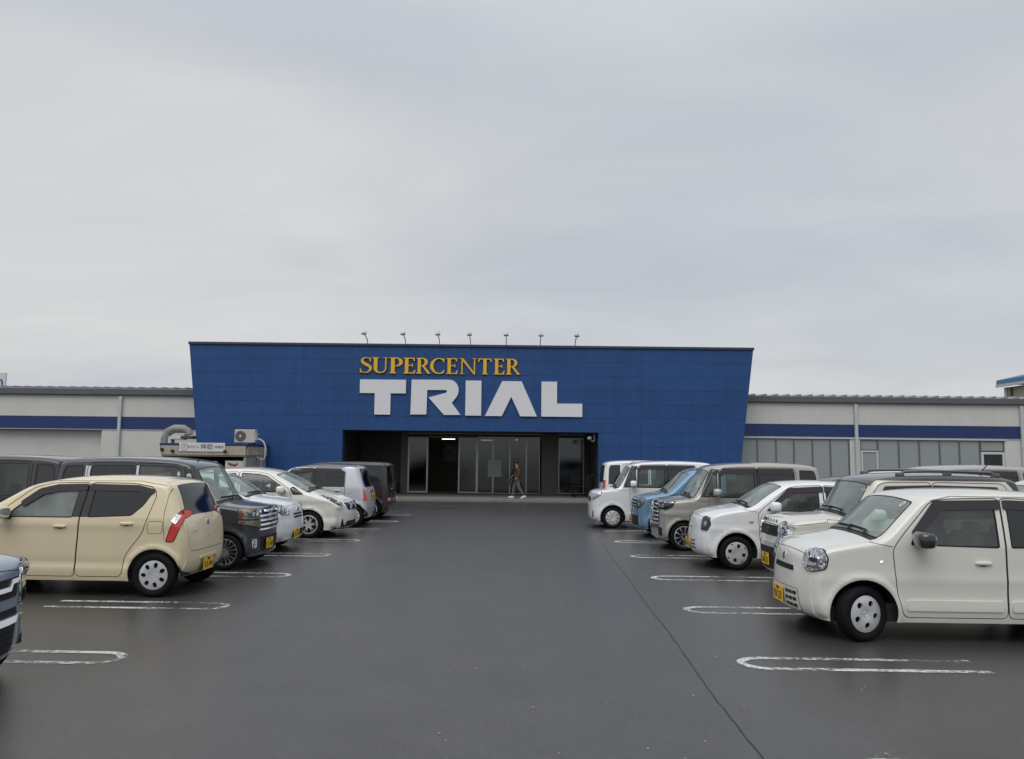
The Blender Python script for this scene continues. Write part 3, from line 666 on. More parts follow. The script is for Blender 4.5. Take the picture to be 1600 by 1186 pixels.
# ---- previous kei hatchback shape
def x_alto14(root, B, patch, bvh, sp):
    lamp(patch, 40, (-.15, .60), [(-.12, .64), (-.13, .83), (-.05, .86), (.09, .84), (.11, .73), (.05, .64)], bulbs=[(.0, .75, .05)], base=REFLD)
    for z in (.30, .36, .42):
        for y in (-.30, -.20, .08, .20): patch('grille_slot', BLK, 0, (0, 0), [(y, z), (y+.09, z), (y+.085, z+.03), (y+.01, z+.03)], .004, False, .01, .004)
    emblem_s(patch, 0, (0, 0), .66, .035)
    patch('side_repeater', AMB, 90, (-.86, 0), [(-.035, .77), (.035, .77), (.035, .80), (-.035, .80)], .003, True, .004, .012)
    lamp(patch, 150, (-3.28, .62), [(-.05, .4), (-.05, .52), (.07, .52), (.07, .4)], 'tail_light', RED, lens=False)
ALTO14 = dict(dim=(3.395, 1.475, 1.475), belt=.98, axles=(.62, 3.08), cowl=.83, header=1.40, hood_z=.86, rear_glass=(1.34, 1.0, .84), wheel='square4', arch=.335, r=(.075, .045, .065),
    prof=[(.1, .2), (.03, .25), (0, .36), (.0, .52), (.025, .62), (.045, .74), (.09, .845), (.2, .92), (.45, .985), (.76, 1.03), (.86, 1.06), (1.1, 1.235), (1.35, 1.385), (1.52, 1.44), (2.0, 1.475), (2.6, 1.455), (3.0, 1.405), (3.12, 1.35), (3.28, 1.08), (3.36, .9), (3.395, .6), (3.38, .3), (3.3, .22)],
    doors=[('front_door', rnd_poly([(1.07, .25), (1.0, .50), (.975, .93), (1.08, 1.03), (1.50, 1.355), (1.66, 1.385), (2.06, 1.40), (2.07, .25)], .06)),
           ('rear_door', rnd_poly([(2.08, .25), (2.07, 1.40), (2.72, 1.37), (2.88, 1.28), (2.92, .98), (2.80, .72), (2.68, .58), (2.64, .25)], .06))],
    windows=[('window', 0, [(1.14, .985), (1.18, 1.02), (1.53, 1.32), (1.98, 1.345), (1.98, .975)], GL_S), ('window', 1, [(2.12, .975), (2.12, 1.345), (2.66, 1.32), (2.78, 1.24), (2.86, 1.02)], GL_P)],
    visors=[[(1.16, 1.05), (1.50, 1.35), (2.06, 1.38), (2.06, 1.285), (1.56, 1.265), (1.22, 1.0)], [(2.085, 1.285), (2.085, 1.38), (2.70, 1.35), (2.83, 1.27), (2.80, 1.2), (2.66, 1.265)]],
    handles=[(1.85, .82, 0), (2.78, .82, 1)], mirror=(1.22, 1.03), grooves=[[(.74, .99), (.97, .95)]],
    plates=[('front', -.18, .36, 'y', '84-16')], crease=[(.66, .008, .05)], extras=[x_alto14], paint=WHT)
def x_mira(root, B, patch, bvh, sp):
    lamp(patch, 40, (-.17, .58), [(-.16, .70), (-.15, .80), (-.02, .86), (.14, .88), (.17, .80), (.05, .70)], bulbs=[(-.05, .76, .035), (.05, .79, .03)], base=REFL)
    for z in (.62, .675): patch('grille_slot', BLK, 0, (0, 0), [(-.26, z), (.26, z), (.27, z+.032), (-.27, z+.032)], .004, False, .01, .006)
    patch('bumper_recess', BLK, 0, (0, 0), [(-.34, .27), (.34, .27), (.28, .40), (-.28, .40)], .004, False, .01, .02)
    ring_badge(patch, 0, (0, 0), .77, .035)
    patch('bumper_lip', sp['paint'], 0, (0, 0), [(-.60, .215), (.60, .215), (.60, .265), (-.60, .265)], .012, False, .02, .01)
# ---- upright crossover with dark roof and rails
def x_hustler(root, B, patch, bvh, sp):
    patch('headlight', GLOSSBLK, 20, (-.09, .50), circ(0, .845, .128, 28), .014, True, .03, 0)
    lamp(patch, 20, (-.09, .50), circ(0, .845, .105, 28), bulbs=[(0, .845, .045)], rim=CHR, off=.018)
    patch('indicator', CLR, 35, (-.12, .62), circ(.02, .845, .045, 16), .016, True, .02, 0)
    patch('grille', BLK, 0, (0, 0), [(-.36, .755), (.36, .755), (.36, .90), (-.36, .90)], .004, False, .01, .01)
    emblem_s(patch, 0, (0, 0), .825, .04)
    patch('bumper_garnish', BLK, 0, (0, 0), [(-.60, .24), (.60, .24), (.62, .62), (-.62, .62)], .012, False, .03, .03)
    patch('bumper_bar', LSIL, 0, (0, 0), [(-.56, .60), (.56, .60), (.56, .665), (-.56, .665)], .020, False, .03, .01)
    patch('lower_grille', GAP, 0, (0, 0), [(-.5, .50), (.5, .50), (.5, .58), (-.5, .58)], .016, False, .01, .01)
    patch('skid_plate', LSIL, 0, (0, 0), [(-.50, .245), (.50, .245), (.54, .285), (-.54, .285)], .022, False, .03, .008)
    # raised capital letters along the bonnet edge
    for k, ch in enumerate('HUSTLER'):
        me = text_mesh('bonnet_letter', ch, .07, BLK, .004); o = finish('bonnet_letter', me, None, root); y = -.27+k*.09
        h = bvh.ray_cast(Vector((1.5, y, .955)), Vector((-1, 0, 0))); o.rotation_euler = Matrix(((0, 0, 1), (1, 0, 0), (0, 1, 0))).to_euler(); o.location = (h[0].x+.006, y, .955)
    for side in (1, -1):
        m = MB(); y = (B.W/2-.16)*side; zt = lambda u: bvh.ray_cast(Vector((-u, y, 3)), Vector((0, 0, -1)))[0].z
        us = np.linspace(1.62, 3.0, 14); zz = [zt(u) for u in us]
        pts = [Vector((-u, y, z+(.055 if 0 < i < 13 else .01))) for i, (u, z) in enumerate(zip(us, zz))]; m.tube(pts, [.014]+[.02]*12+[.014], 8)
        for u in (1.66, 2.3, 2.95): m.box((-u, y, zt(u)+.02), (.12, .03, .06), bev=.01)
        m.build('roof_rail', GUN, root, True)
    for ax in B.axles:
        poly = [(ax+r*math.cos(t), .28+r*math.sin(t)) for r, ts in ((B.Ra+.055, np.linspace(-.1, math.pi+.1, 24)), (B.Ra+.004, np.linspace(math.pi+.1, -.1, 24))) for t in ts]
        patch('arch_cladding', BLK, 90, (0, 0), poly, .012, True, .02, 0, .05)
HUST = dict(dim=(3.395, 1.475, 1.68), belt=1.03, axles=(.55, 2.975), cowl=.90, header=1.19, hood_z=.93, rear_glass=(1.52, 1.15, .84), wheel='square4', arch=.33, sill=.24, tum=.085,
    prof=[(.10, .24), (.03, .28), (.0, .36), (0, .5), (.0, .62), (.015, .74), (.02, .86), (.05, .955), (.14, 1.01), (.45, 1.045), (.82, 1.07), (.91, 1.10), (1.03, 1.30), (1.17, 1.52), (1.28, 1.595), (1.6, 1.645), (2.2, 1.665), (3.0, 1.645), (3.2, 1.6), (3.3, 1.5), (3.36, 1.1), (3.395, .8), (3.395, .5), (3.36, .3), (3.3, .24)],
    doors=[('front_door', rnd_poly([(1.12, .30), (1.02, .55), (1.02, 1.08), (1.33, 1.50), (1.44, 1.53), (2.02, 1.535), (2.03, .30)], .06)),
           ('rear_door', rnd_poly([(2.04, .30), (2.03, 1.535), (2.98, 1.525), (3.06, 1.43), (3.06, 1.05), (2.76, .68), (2.62, .55), (2.58, .30)], .09))],
    side_regions=[('roofside', [(1.0, 1.545), (1.30, 1.552), (3.03, 1.552), (3.12, 1.45), (3.12, 1.08), (3.5, 1.08), (3.5, 1.9), (.9, 1.9)])],
    region_mats={}, windows=[('window', 0, [(1.20, 1.06), (1.22, 1.12), (1.42, 1.44), (1.95, 1.46), (1.95, 1.05)], GL_S), ('window', 1, [(2.09, 1.05), (2.09, 1.46), (2.90, 1.45), (2.94, 1.40), (2.94, 1.08)], GL_P)],
    visors=[[(1.25, 1.20), (1.40, 1.475), (2.03, 1.495), (2.03, 1.40), (1.47, 1.39), (1.30, 1.15)], [(2.045, 1.40), (2.045, 1.495), (2.9, 1.48), (2.95, 1.38)]],
    handles=[(1.86, .88, 0), (2.86, .9, 1)], mirror=(1.22, 1.08), grooves=[[(.60, 1.02), (1.02, 1.0)], [(.15, .93), (.60, .985), (.62, 1.02)]],
    plates=[('front', 0, .42, 'y', '38-52')], crease=[(.80, .008, .05)], paint=CREAM, roof_paint=DROOF, extras=[x_hustler, fin_antenna(.87, .2, back=.17, up=.2)])
HUST['region_mats'] = {'roofside': (DROOF, 'roof_side')}
# ---- tall kei wagons
def tall(**k):
    d = dict(dim=(3.395, 1.475, 1.78), belt=1.05, axles=(.50, 2.98), cowl=.66, header=1.0, hood_z=.90, rear_glass=(1.60, 1.12, .86), wheel='slot9', arch=.325, tum=.10, near=False,
        prof=[(.06, .20), (.01, .25), (0, .42), (0, .65), (.01, .80), (.03, .90), (.10, .96), (.32, 1.0), (.60, 1.035), (.69, 1.07), (.82, 1.30), (.98, 1.58), (1.08, 1.67), (1.4, 1.735), (2.2, 1.765), (2.95, 1.74), (3.2, 1.70), (3.30, 1.62), (3.35, 1.1), (3.385, .8), (3.395, .4), (3.33, .22)],
        doors=[('front_door', rnd_poly([(1.12, .25), (1.03, .50), (1.02, 1.10), (1.22, 1.58), (1.32, 1.645), (1.98, 1.655), (1.985, .25)], .07)),
               ('sliding_door', rnd_poly([(1.995, .25), (1.99, 1.655), (2.70, 1.65), (2.76, 1.58), (2.76, .76), (2.62, .62), (2.56, .48), (2.54, .25)], .07))],
        windows=[('window', 0, [(1.25, 1.08), (1.27, 1.56), (1.36, 1.60), (1.92, 1.61), (1.92, 1.07)], GL_S), ('window', 1, [(2.03, 1.07), (2.03, 1.61), (2.66, 1.605), (2.70, 1.54), (2.70, 1.07)], GL_P),
                 ('quarter_window', None, [(.93, 1.08), (1.10, 1.50), (1.17, 1.50), (1.19, 1.08)], GL_S), ('quarter_window', None, [(2.84, 1.07), (2.84, 1.60), (3.10, 1.59), (3.14, 1.5), (3.16, 1.07)], GL_P)],
        pillar_paint=GLOSSBLK, side_regions=[('ablack', [(.84, 1.055), (.98, 1.40), (1.08, 1.62), (1.22, 1.62), (1.22, 1.055)])],
        over_door=[('blackout', [(1.20, 1.05), (1.22, 1.56), (1.34, 1.628), (2.70, 1.628), (2.735, 1.56), (2.735, 1.05)])], region_mats={'blackout': (GLOSSBLK, 'pillar_trim', .001), 'ablack': (GLOSSBLK, 'pillar_trim', .0)},
        visors=[[(1.22, 1.50), (1.31, 1.63), (1.97, 1.64), (1.97, 1.53), (1.36, 1.52), (1.25, 1.45)], [(2.0, 1.53), (2.0, 1.64), (2.7, 1.635), (2.73, 1.52)]],
        handles=[(1.86, .86, 0), (2.10, .86, 1)], mirror=(1.16, 1.13), grooves=[[(.60, 1.0), (1.02, .97)], [(2.0, .93), (3.2, .93)]], plates=[], paint=WHT, extras=[], c=(.09, .03, .05), taper=(.05, .03))
    d.update(k); return d
def x_tall_tail(root, B, patch, bvh, sp):
    L = B.L; lamp(patch, 148, (-L+.09, .64), [(-.07, .80), (-.07, 1.16), (.06, 1.16), (.06, .80)], 'tail_light', RED, lens=False)
def x_nbox(root, B, patch, bvh, sp):
    lamp(patch, 40, (-.13, .60), [(-.18, .79), (-.18, .935), (.20, .945), (.20, .80)], bulbs=[(-.10, .865, .04), (.0, .865, .04), (.10, .865, .035)], base=mat('lamp_warm', (.55, .50, .40), .25, .6), bars=[([(.15, .80), (.195, .80), (.195, .93), (.15, .93)], AMB)])
    lamp(patch, 40, (-.13, .60), [(-.18, .64), (-.20, .76), (.20, .775), (.20, .73)], name='position_light', base=mat('lamp_warm', (.55, .50, .40), .25, .6), bars=[([(.12, .72), (.19, .73), (.19, .765), (.12, .765)], AMB)])
    patch('grille', GLOSSBLK, 0, (0, 0), [(-.44, .60), (.44, .60), (.47, .95), (-.47, .95)], .004, False, .01, .02)
    for z in (.67, .74, .81, .88): patch('grille_bar', CHRT, 0, (0, 0), [(-.43, z), (.43, z), (.44, z+.032), (-.44, z+.032)], .014, False, .012, .008)
    patch('badge', CHR, 0, (0, 0), [(-.055, .74), (-.035, .74), (-.03, .79), (.03, .79), (.035, .74), (.055, .74), (.06, .87), (.04, .87), (.035, .82), (-.035, .82), (-.04, .87), (-.06, .87)], .022, False, .01, 0)
    patch('grille_bar', CHRT, 0, (0, 0), [(-.44, .60), (.44, .60), (.45, .625), (-.45, .625)], .014, False, .012, .008)
    patch('lower_grille', BLK, 0, (0, 0), [(-.38, .27), (.38, .27), (.42, .50), (-.42, .50)], .004, False, .01, .03)
    lamp(patch, 10, (-.05, .56), [(-.045, .34), (-.05, .47), (.05, .47), (.045, .34)], name='fog_light', bulbs=[(0, .40, .03)], rim=CHR)
    patch('bumper_lip', sp['paint'], 0, (0, 0), [(-.64, .205), (.64, .205), (.64, .25), (-.64, .25)], .014, False, .02, .01)
NBOX = tall(paint=DGREY, roof_paint=NAVYG, wheel='spoke14', R=.283, plates=[('front', -.10, .38, 'y', '52-40')], extras=[x_nbox, x_tall_tail, fin_antenna(.35, -.2, back=-.02, up=.0)], seat_mat=SEATL,
    over_door=[('chrome1', [(1.925, 1.07), (1.925, 1.615), (1.985, 1.615), (1.985, 1.07)]), ('chrome2', [(2.71, 1.07), (2.71, 1.605), (2.79, 1.605), (2.79, 1.07)])], visors=[])
NBOX['region_mats'] = {'ablack': (GLOSSBLK, 'pillar_trim', .0), 'chrome1': (LSIL, 'pillar_trim', .002), 'chrome2': (LSIL, 'pillar_trim', .002)}
def x_spacia(root, B, patch, bvh, sp):
    patch('grille', GLOSSBLK, 0, (0, 0), [(-.46, .42), (.46, .42), (.52, .95), (-.52, .95)], .004, False, .012, .02)
    for z in (.50, .58, .66, .74, .82, .89): patch('grille_bar', CHRT, 0, (0, 0), [(-.44, z), (.44, z), (.45, z+.03), (-.45, z+.03)], .016, False, .012, .008)
    patch('grille_surround', CHR, 0, (0, 0), [(.47, .40), (.50, .40), (.56, .95), (.53, .95)], .018, True, .015, .006)
    lamp(patch, 45, (-.13, .60), [(-.20, .80), (-.21, .93), (.24, .96), (.20, .86), (.10, .80)], bulbs=[(-.08, .865, .04), (.03, .875, .04)], base=DALLOY, bars=[([(-.20, .925), (.22, .94), (.22, .955), (-.20, .945)], CHR), ([(-.2, .785), (.12, .79), (.12, .803), (-.2, .80)], CHR)])
    patch('fog_recess', BLK, 15, (-.05, .56), [(-.06, .28), (-.06, .46), (.07, .44), (.06, .28)], .006, True, .012, .02)
    patch('fog_surround', CHR, 15, (-.05, .56), [(-.075, .27), (-.06, .27), (-.055, .46), (-.075, .46)], .012, True, .012, .004)
    patch('bumper_lip', CHR, 0, (0, 0), [(-.6, .235), (.6, .235), (.6, .26), (-.6, .26)], .014, False, .02, .006)
SPACIA = tall(dim=(3.395, 1.475, 1.785), paint=SILG, wheel='spoke10', R=.283, axles=(.53, 2.99), extras=[x_spacia, x_tall_tail], crease=[(.72, .010, .05)], mirror=(1.15, 1.14),
    handles=[(1.86, .90, 0), (2.10, .90, 1)])
def x_roox(root, B, patch, bvh, sp):
    lamp(patch, 45, (-.13, .60), [(-.17, .74), (-.17, .80), (.0, .88), (.20, .93), (.18, .86), (.05, .76)], bulbs=[(-.05, .79, .03)], bars=[([(.02, .84), (.15, .89), (.13, .87), (.03, .80)], CLR)])
    patch('grille', mat('grille_navy', (.02, .025, .05), .25, .3, 1), 0, (0, 0), [(-.34, .66), (.34, .66), (.44, .80), (-.44, .80)], .006, False, .012, .02); patch('grille_bar', CHRT, 0, (0, 0), [(-.42, .79), (.42, .79), (.44, .815), (-.44, .815)], .014, False, .012, .006)
    patch('fog_recess', BLK, 25, (-.06, .56), [(-.05, .28), (-.01, .46), (.03, .46), (.04, .28)], .006, True, .012, .015)
    ring_badge(patch, 0, (0, 0), .74, .04)
ROOX = tall(dim=(3.395, 1.475, 1.775), paint=WHT, wheel='slot9', axles=(.58, 3.01), extras=[x_roox, x_tall_tail, fin_antenna(.33, .2, back=.25, up=.14)], mirror=(1.10, 1.14))
WAGB = tall(side_regions=[], pillar_paint=SKY, dim=(3.395, 1.475, 1.65), belt=1.02, paint=SKY, wheel='slot9', cowl=.70, header=1.2, rear_glass=(1.5, 1.08, .84), axles=(.6, 3.0),
    prof=[(.08, .20), (.02, .25), (0, .42), (0, .6), (.01, .74), (.04, .84), (.12, .92), (.35, .98), (.64, 1.03), (.74, 1.07), (.95, 1.28), (1.15, 1.47), (1.28, 1.55), (1.6, 1.61), (2.2, 1.64), (2.95, 1.61), (3.15, 1.57), (3.26, 1.5), (3.34, 1.1), (3.385, .8), (3.395, .4), (3.33, .22)],
    doors=[('front_door', rnd_poly([(1.12, .25), (1.03, .50), (1.02, 1.06), (1.36, 1.47), (1.48, 1.535), (2.0, 1.545), (2.005, .25)], .06)), ('rear_door', rnd_poly([(2.015, .25), (2.01, 1.545), (2.78, 1.53), (2.88, 1.45), (2.88, .8), (2.62, .55), (2.6, .25)], .06))],
    windows=[('window', 0, [(1.16, 1.05), (1.19, 1.10), (1.46, 1.46), (1.94, 1.48), (1.94, 1.04)], GL_S), ('window', 1, [(2.06, 1.04), (2.06, 1.48), (2.72, 1.46), (2.8, 1.4), (2.8, 1.04)], GL_P)],
    over_door=[], visors=[], handles=[(1.86, .86, 0), (2.76, .86, 1)], mirror=(1.20, 1.08), plates=[('front', -.25, .38, 'y', '61-07')])
def x_wagb(root, B, patch, bvh, sp):
    lamp(patch, 38, (-.14, .60), [(-.15, .67), (-.15, .84), (.02, .88), (.14, .88), (.06, .72)], bulbs=[(-.04, .77, .045)], base=mat('lamp_warm', (.55, .50, .40), .25, .6))
    patch('grille', BLK, 0, (0, 0), [(-.40, .68), (.40, .68), (.44, .85), (-.44, .85)], .005, False, .012, .02)
    for z in (.72, .79): patch('grille_bar', CHRT, 0, (0, 0), [(-.38, z), (.38, z), (.38, z+.015), (-.38, z+.015)], .012, False, .012, .004)
    patch('lower_grille', BLK, 0, (0, 0), [(-.50, .27), (.50, .27), (.54, .50), (-.54, .50)], .005, False, .012, .03)
WAGB['extras'] = [x_wagb, x_tall_tail]
# ---- rounded beige kei wagon, tail towards the aisle
def x_beige(root, B, patch, bvh, sp):
    L = B.L
    lamp(patch, 128, (-L+.16, .64), [(-.14, .70), (-.07, .70), (-.015, .86), (.07, .98), (.19, 1.02), (.20, 1.07), (.06, 1.09), (-.03, 1.03), (-.10, .88)], 'tail_light', RED, DALLOY, bars=[([(-.06, .92), (.03, 1.02), (-.04, 1.04), (-.10, .96)], CLR)], lens=False)
    emblem_s(patch, 180, (-L, 0), .90, .035)
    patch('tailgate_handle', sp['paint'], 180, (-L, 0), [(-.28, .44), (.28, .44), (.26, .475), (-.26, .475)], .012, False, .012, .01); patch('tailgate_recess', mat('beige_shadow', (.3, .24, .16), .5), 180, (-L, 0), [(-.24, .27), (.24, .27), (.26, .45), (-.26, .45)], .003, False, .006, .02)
    patch('badge', CHR, 180, (-L, 0), [(-.46, .80), (-.34, .80), (-.34, .815), (-.46, .815)], .006, False, .004, 0)
    patch('fuel_flap', sp['paint'], 90, (0, 0), [(2.79, .80), (2.97, .80), (2.97, .95), (2.79, .95)], .0015, False, .004, .03); patch('key_lock', CHR, 180, (-L, 0), circ(0, .72, .014, 12), .004, False, .004, 0)
    poly = rnd_poly([(2.79, .80), (2.97, .80), (2.97, .95), (2.79, .95)], .03); 
    patch('panel_gap', GAP, 90, (0, 0), grow(poly, .006), .0008, False, .002, 0)
BEIG = dict(dim=(3.30, 1.475, 1.52), belt=.98, axles=(.455, 2.88), cowl=.50, header=1.10, hood_z=.84, rear_glass=(1.40, 1.04, .82), hatch_z=.56, wheel='oval7', arch=.325, tum=.13, seat_mat=SEATL,
    prof=[(.08, .2), (.02, .26), (0, .42), (.0, .62), (.03, .76), (.12, .87), (.28, .95), (.44, 1.01), (.52, 1.05), (.80, 1.22), (1.06, 1.375), (1.22, 1.435), (1.6, 1.50), (2.1, 1.52), (2.6, 1.505), (2.95, 1.46), (3.05, 1.41), (3.13, 1.25), (3.20, 1.04), (3.25, .93), (3.285, .78), (3.30, .6), (3.30, .42), (3.26, .3), (3.19, .23)],
    doors=[('front_door', rnd_poly([(.88, .25), (.80, .45), (.80, 1.0), (1.25, 1.355), (1.50, 1.42), (1.97, 1.43), (1.90, 1.0), (1.86, .25)], .05)),
           ('rear_door', rnd_poly([(1.87, .25), (1.91, 1.0), (1.98, 1.43), (2.55, 1.425), (2.80, 1.38), (2.86, 1.28), (2.72, .80), (2.58, .62), (2.50, .50), (2.47, .25)], .08))],
    windows=[('window', 0, [(.98, 1.0), (1.05, 1.08), (1.36, 1.33), (1.56, 1.375), (1.85, 1.385), (1.80, 1.0)], GL_F), ('window', 1, [(2.02, 1.005), (2.06, 1.385), (2.60, 1.375), (2.80, 1.33), (2.70, 1.16), (2.56, 1.03)], GL_P)],
    over_door=[('blackout', [(1.79, .995), (1.84, 1.39), (2.08, 1.39), (2.03, .995)])], region_mats={'blackout': (GLOSSBLK, 'pillar_trim', .001)},
    visors=[[(1.12, 1.18), (1.34, 1.345), (1.56, 1.40), (1.955, 1.41), (1.95, 1.325), (1.60, 1.31), (1.40, 1.27), (1.16, 1.11)], [(1.975, 1.325), (1.98, 1.41), (2.62, 1.40), (2.84, 1.345), (2.80, 1.285), (2.60, 1.32)]],
    handles=[(1.66, .88, 0), (2.52, .92, 1)], mirror=(.96, 1.03), plates=[('rear', .02, .355, 'y', '53-94')], crease=[(.90, .008, .06), (.42, -.008, .05)], grooves=[[(1.22, 1.36), (1.5, 1.445), (2.6, 1.455), (2.95, 1.40)], [(3.02, 1.37), (2.98, 1.05), (3.0, .72)]],
    extras=[x_beige], paint=BEIGE)
# ---- pearl compact hatchback
def x_note(root, B, patch, bvh, sp):
    lamp(patch, 48, (-.30, .66), [(-.17, .70), (-.15, .76), (.02, .86), (.26, .97), (.30, .95), (.12, .80), (-.03, .71)], bulbs=[(-.02, .77, .035), (.07, .83, .035)])
    patch('grille', mat('grille_navy', (.02, .025, .05), .25, .3, 1), 0, (0, 0), [(-.42, .60), (.42, .60), (.50, .76), (-.50, .76)], .006, False, .012, .03); patch('grille_bar', CHRT, 0, (0, 0), [(-.3, .62), (-.2, .62), (-.1, .76), (-.16, .76)], .012, True, .01, .004); ring_badge(patch, 0, (0, 0), .69, .05)
    patch('lower_grille', BLK, 0, (0, 0), [(-.5, .24), (.5, .24), (.44, .36), (-.44, .36)], .006, False, .012, .02); patch('fog_recess', BLK, 22, (-.1, .64), [(-.08, .28), (.02, .28), (.0, .42), (-.03, .40)], .006, True, .012, .01)
    lamp(patch, 150, (-3.98, .7), [(-.07, .75), (-.07, 1.05), (.06, 1.05), (.06, .75)], 'tail_light', RED, lens=False)
NOTE = dict(dim=(4.1, 1.695, 1.53), belt=1.0, axles=(.83, 3.43), cowl=.88, header=1.60, hood_z=.80, rear_glass=(1.34, 1.02, .82), wheel='twin6', arch=.345, tum=.16, R=.298, c=(.16, .04, .08), r=(.12, .06, .09), taper=(.09, .06), near=False,
    prof=[(.15, .18), (.05, .22), (.01, .34), (.0, .5), (.015, .62), (.05, .72), (.18, .82), (.5, .935), (.84, 1.02), (.94, 1.07), (1.3, 1.265), (1.62, 1.41), (1.85, 1.475), (2.3, 1.525), (2.9, 1.505), (3.5, 1.42), (3.65, 1.36), (3.85, 1.08), (4.0, .93), (4.08, .75), (4.1, .5), (4.06, .3), (3.98, .22)],
    doors=[('front_door', rnd_poly([(1.38, .25), (1.28, .5), (1.22, .93), (1.30, 1.08), (1.78, 1.38), (2.0, 1.425), (2.42, 1.435), (2.42, .25)], .07)), ('rear_door', rnd_poly([(2.43, .25), (2.43, 1.435), (3.1, 1.39), (3.3, 1.28), (3.28, .95), (3.05, .65), (2.98, .25)], .07))],
    windows=[('window', 0, [(1.36, 1.0), (1.42, 1.09), (1.80, 1.33), (2.0, 1.37), (2.35, 1.385), (2.35, 1.0)], GL_S), ('window', 1, [(2.5, 1.0), (2.5, 1.385), (3.05, 1.34), (3.2, 1.26), (3.16, 1.04)], GL_P), ('quarter_window', None, [(.98, .955), (1.20, 1.10), (1.25, 1.07), (1.18, .95)], GL_S)],
    visors=[], handles=[(2.2, .86, 0), (3.14, .9, 1)], mirror=(1.42, 1.03), grooves=[], plates=[], crease=[(.82, .012, .06), (.45, -.01, .06)], extras=[x_note], paint=PEARL)
# ---- two-tone silver kei, tail towards the aisle
def x_none(root, B, patch, bvh, sp):
    L = B.L; lamp(patch, 138, (-L+.11, .62), [(-.06, .66), (-.06, .98), (.05, .98), (.08, .66)], 'tail_light', RED, LSIL, lens=False)
    patch('tailgate_garnish', CHR, 180, (-L, 0), [(-.24, .86), (.24, .86), (.24, .90), (-.24, .90)], .012, False, .01, .01)
    patch('fuel_flap', sp['paint'], 90, (0, 0), circ(2.86, .88, .07, 20), .002, True, .003, 0); patch('bumper_recess', GAP, 180, (-L, 0), [(-.62, .26), (-.50, .26), (-.50, .34), (-.62, .30)], .004, True, .006, .01)
TWOT = dict(dim=(3.395, 1.475, 1.61), belt=1.0, axles=(.5, 3.02), cowl=.72, header=1.2, hood_z=.88, rear_glass=(1.46, 1.02, .80), wheel='slot9', arch=.325, tum=.12, near=False,
    prof=[(.08, .20), (.02, .25), (0, .42), (0, .6), (.01, .74), (.04, .86), (.12, .93), (.35, .98), (.66, 1.02), (.76, 1.06), (.95, 1.24), (1.2, 1.42), (1.38, 1.50), (1.7, 1.56), (2.2, 1.60), (2.9, 1.58), (3.08, 1.53), (3.17, 1.42), (3.26, 1.1), (3.34, .9), (3.39, .7), (3.395, .45), (3.33, .22)],
    doors=[('front_door', rnd_poly([(1.12, .25), (1.03, .50), (1.02, 1.03), (1.38, 1.40), (1.52, 1.47), (2.0, 1.49), (2.005, .25)], .06)), ('rear_door', rnd_poly([(2.015, .25), (2.01, 1.49), (2.70, 1.48), (2.82, 1.40), (2.80, .8), (2.62, .55), (2.6, .25)], .06))],
    windows=[('window', 0, [(1.16, 1.03), (1.46, 1.41), (1.94, 1.44), (1.94, 1.02)], GL_S), ('window', 1, [(2.06, 1.02), (2.06, 1.44), (2.66, 1.43), (2.76, 1.36), (2.76, 1.02)], GL_P)],
    side_regions=[('roofside', [(.9, 1.06), (1.44, 1.49), (2.0, 1.50), (2.74, 1.49), (2.86, 1.52), (3.2, 1.50), (3.2, 1.9), (.9, 1.9)])], over_door=[('blackout', [(1.10, 1.01), (1.42, 1.455), (2.68, 1.455), (2.80, 1.38), (2.80, 1.01)])], region_mats={'roofside': (ROOFB, 'roof_side'), 'blackout': (GLOSSBLK, 'pillar_trim', .001)},
    visors=[[(1.30, 1.30), (1.48, 1.46), (2.0, 1.475), (2.0, 1.39)], [(2.02, 1.39), (2.02, 1.475), (2.68, 1.465), (2.80, 1.37)]], handles=[(1.86, .88, 0), (2.62, .92, 1)], mirror=(1.20, 1.08), grooves=[[(2.0, .86), (3.0, .86)]], plates=[('rear', 0, .75, 'y', '17-35')],
    paint=LSIL, roof_paint=ROOFB, extras=[x_none])
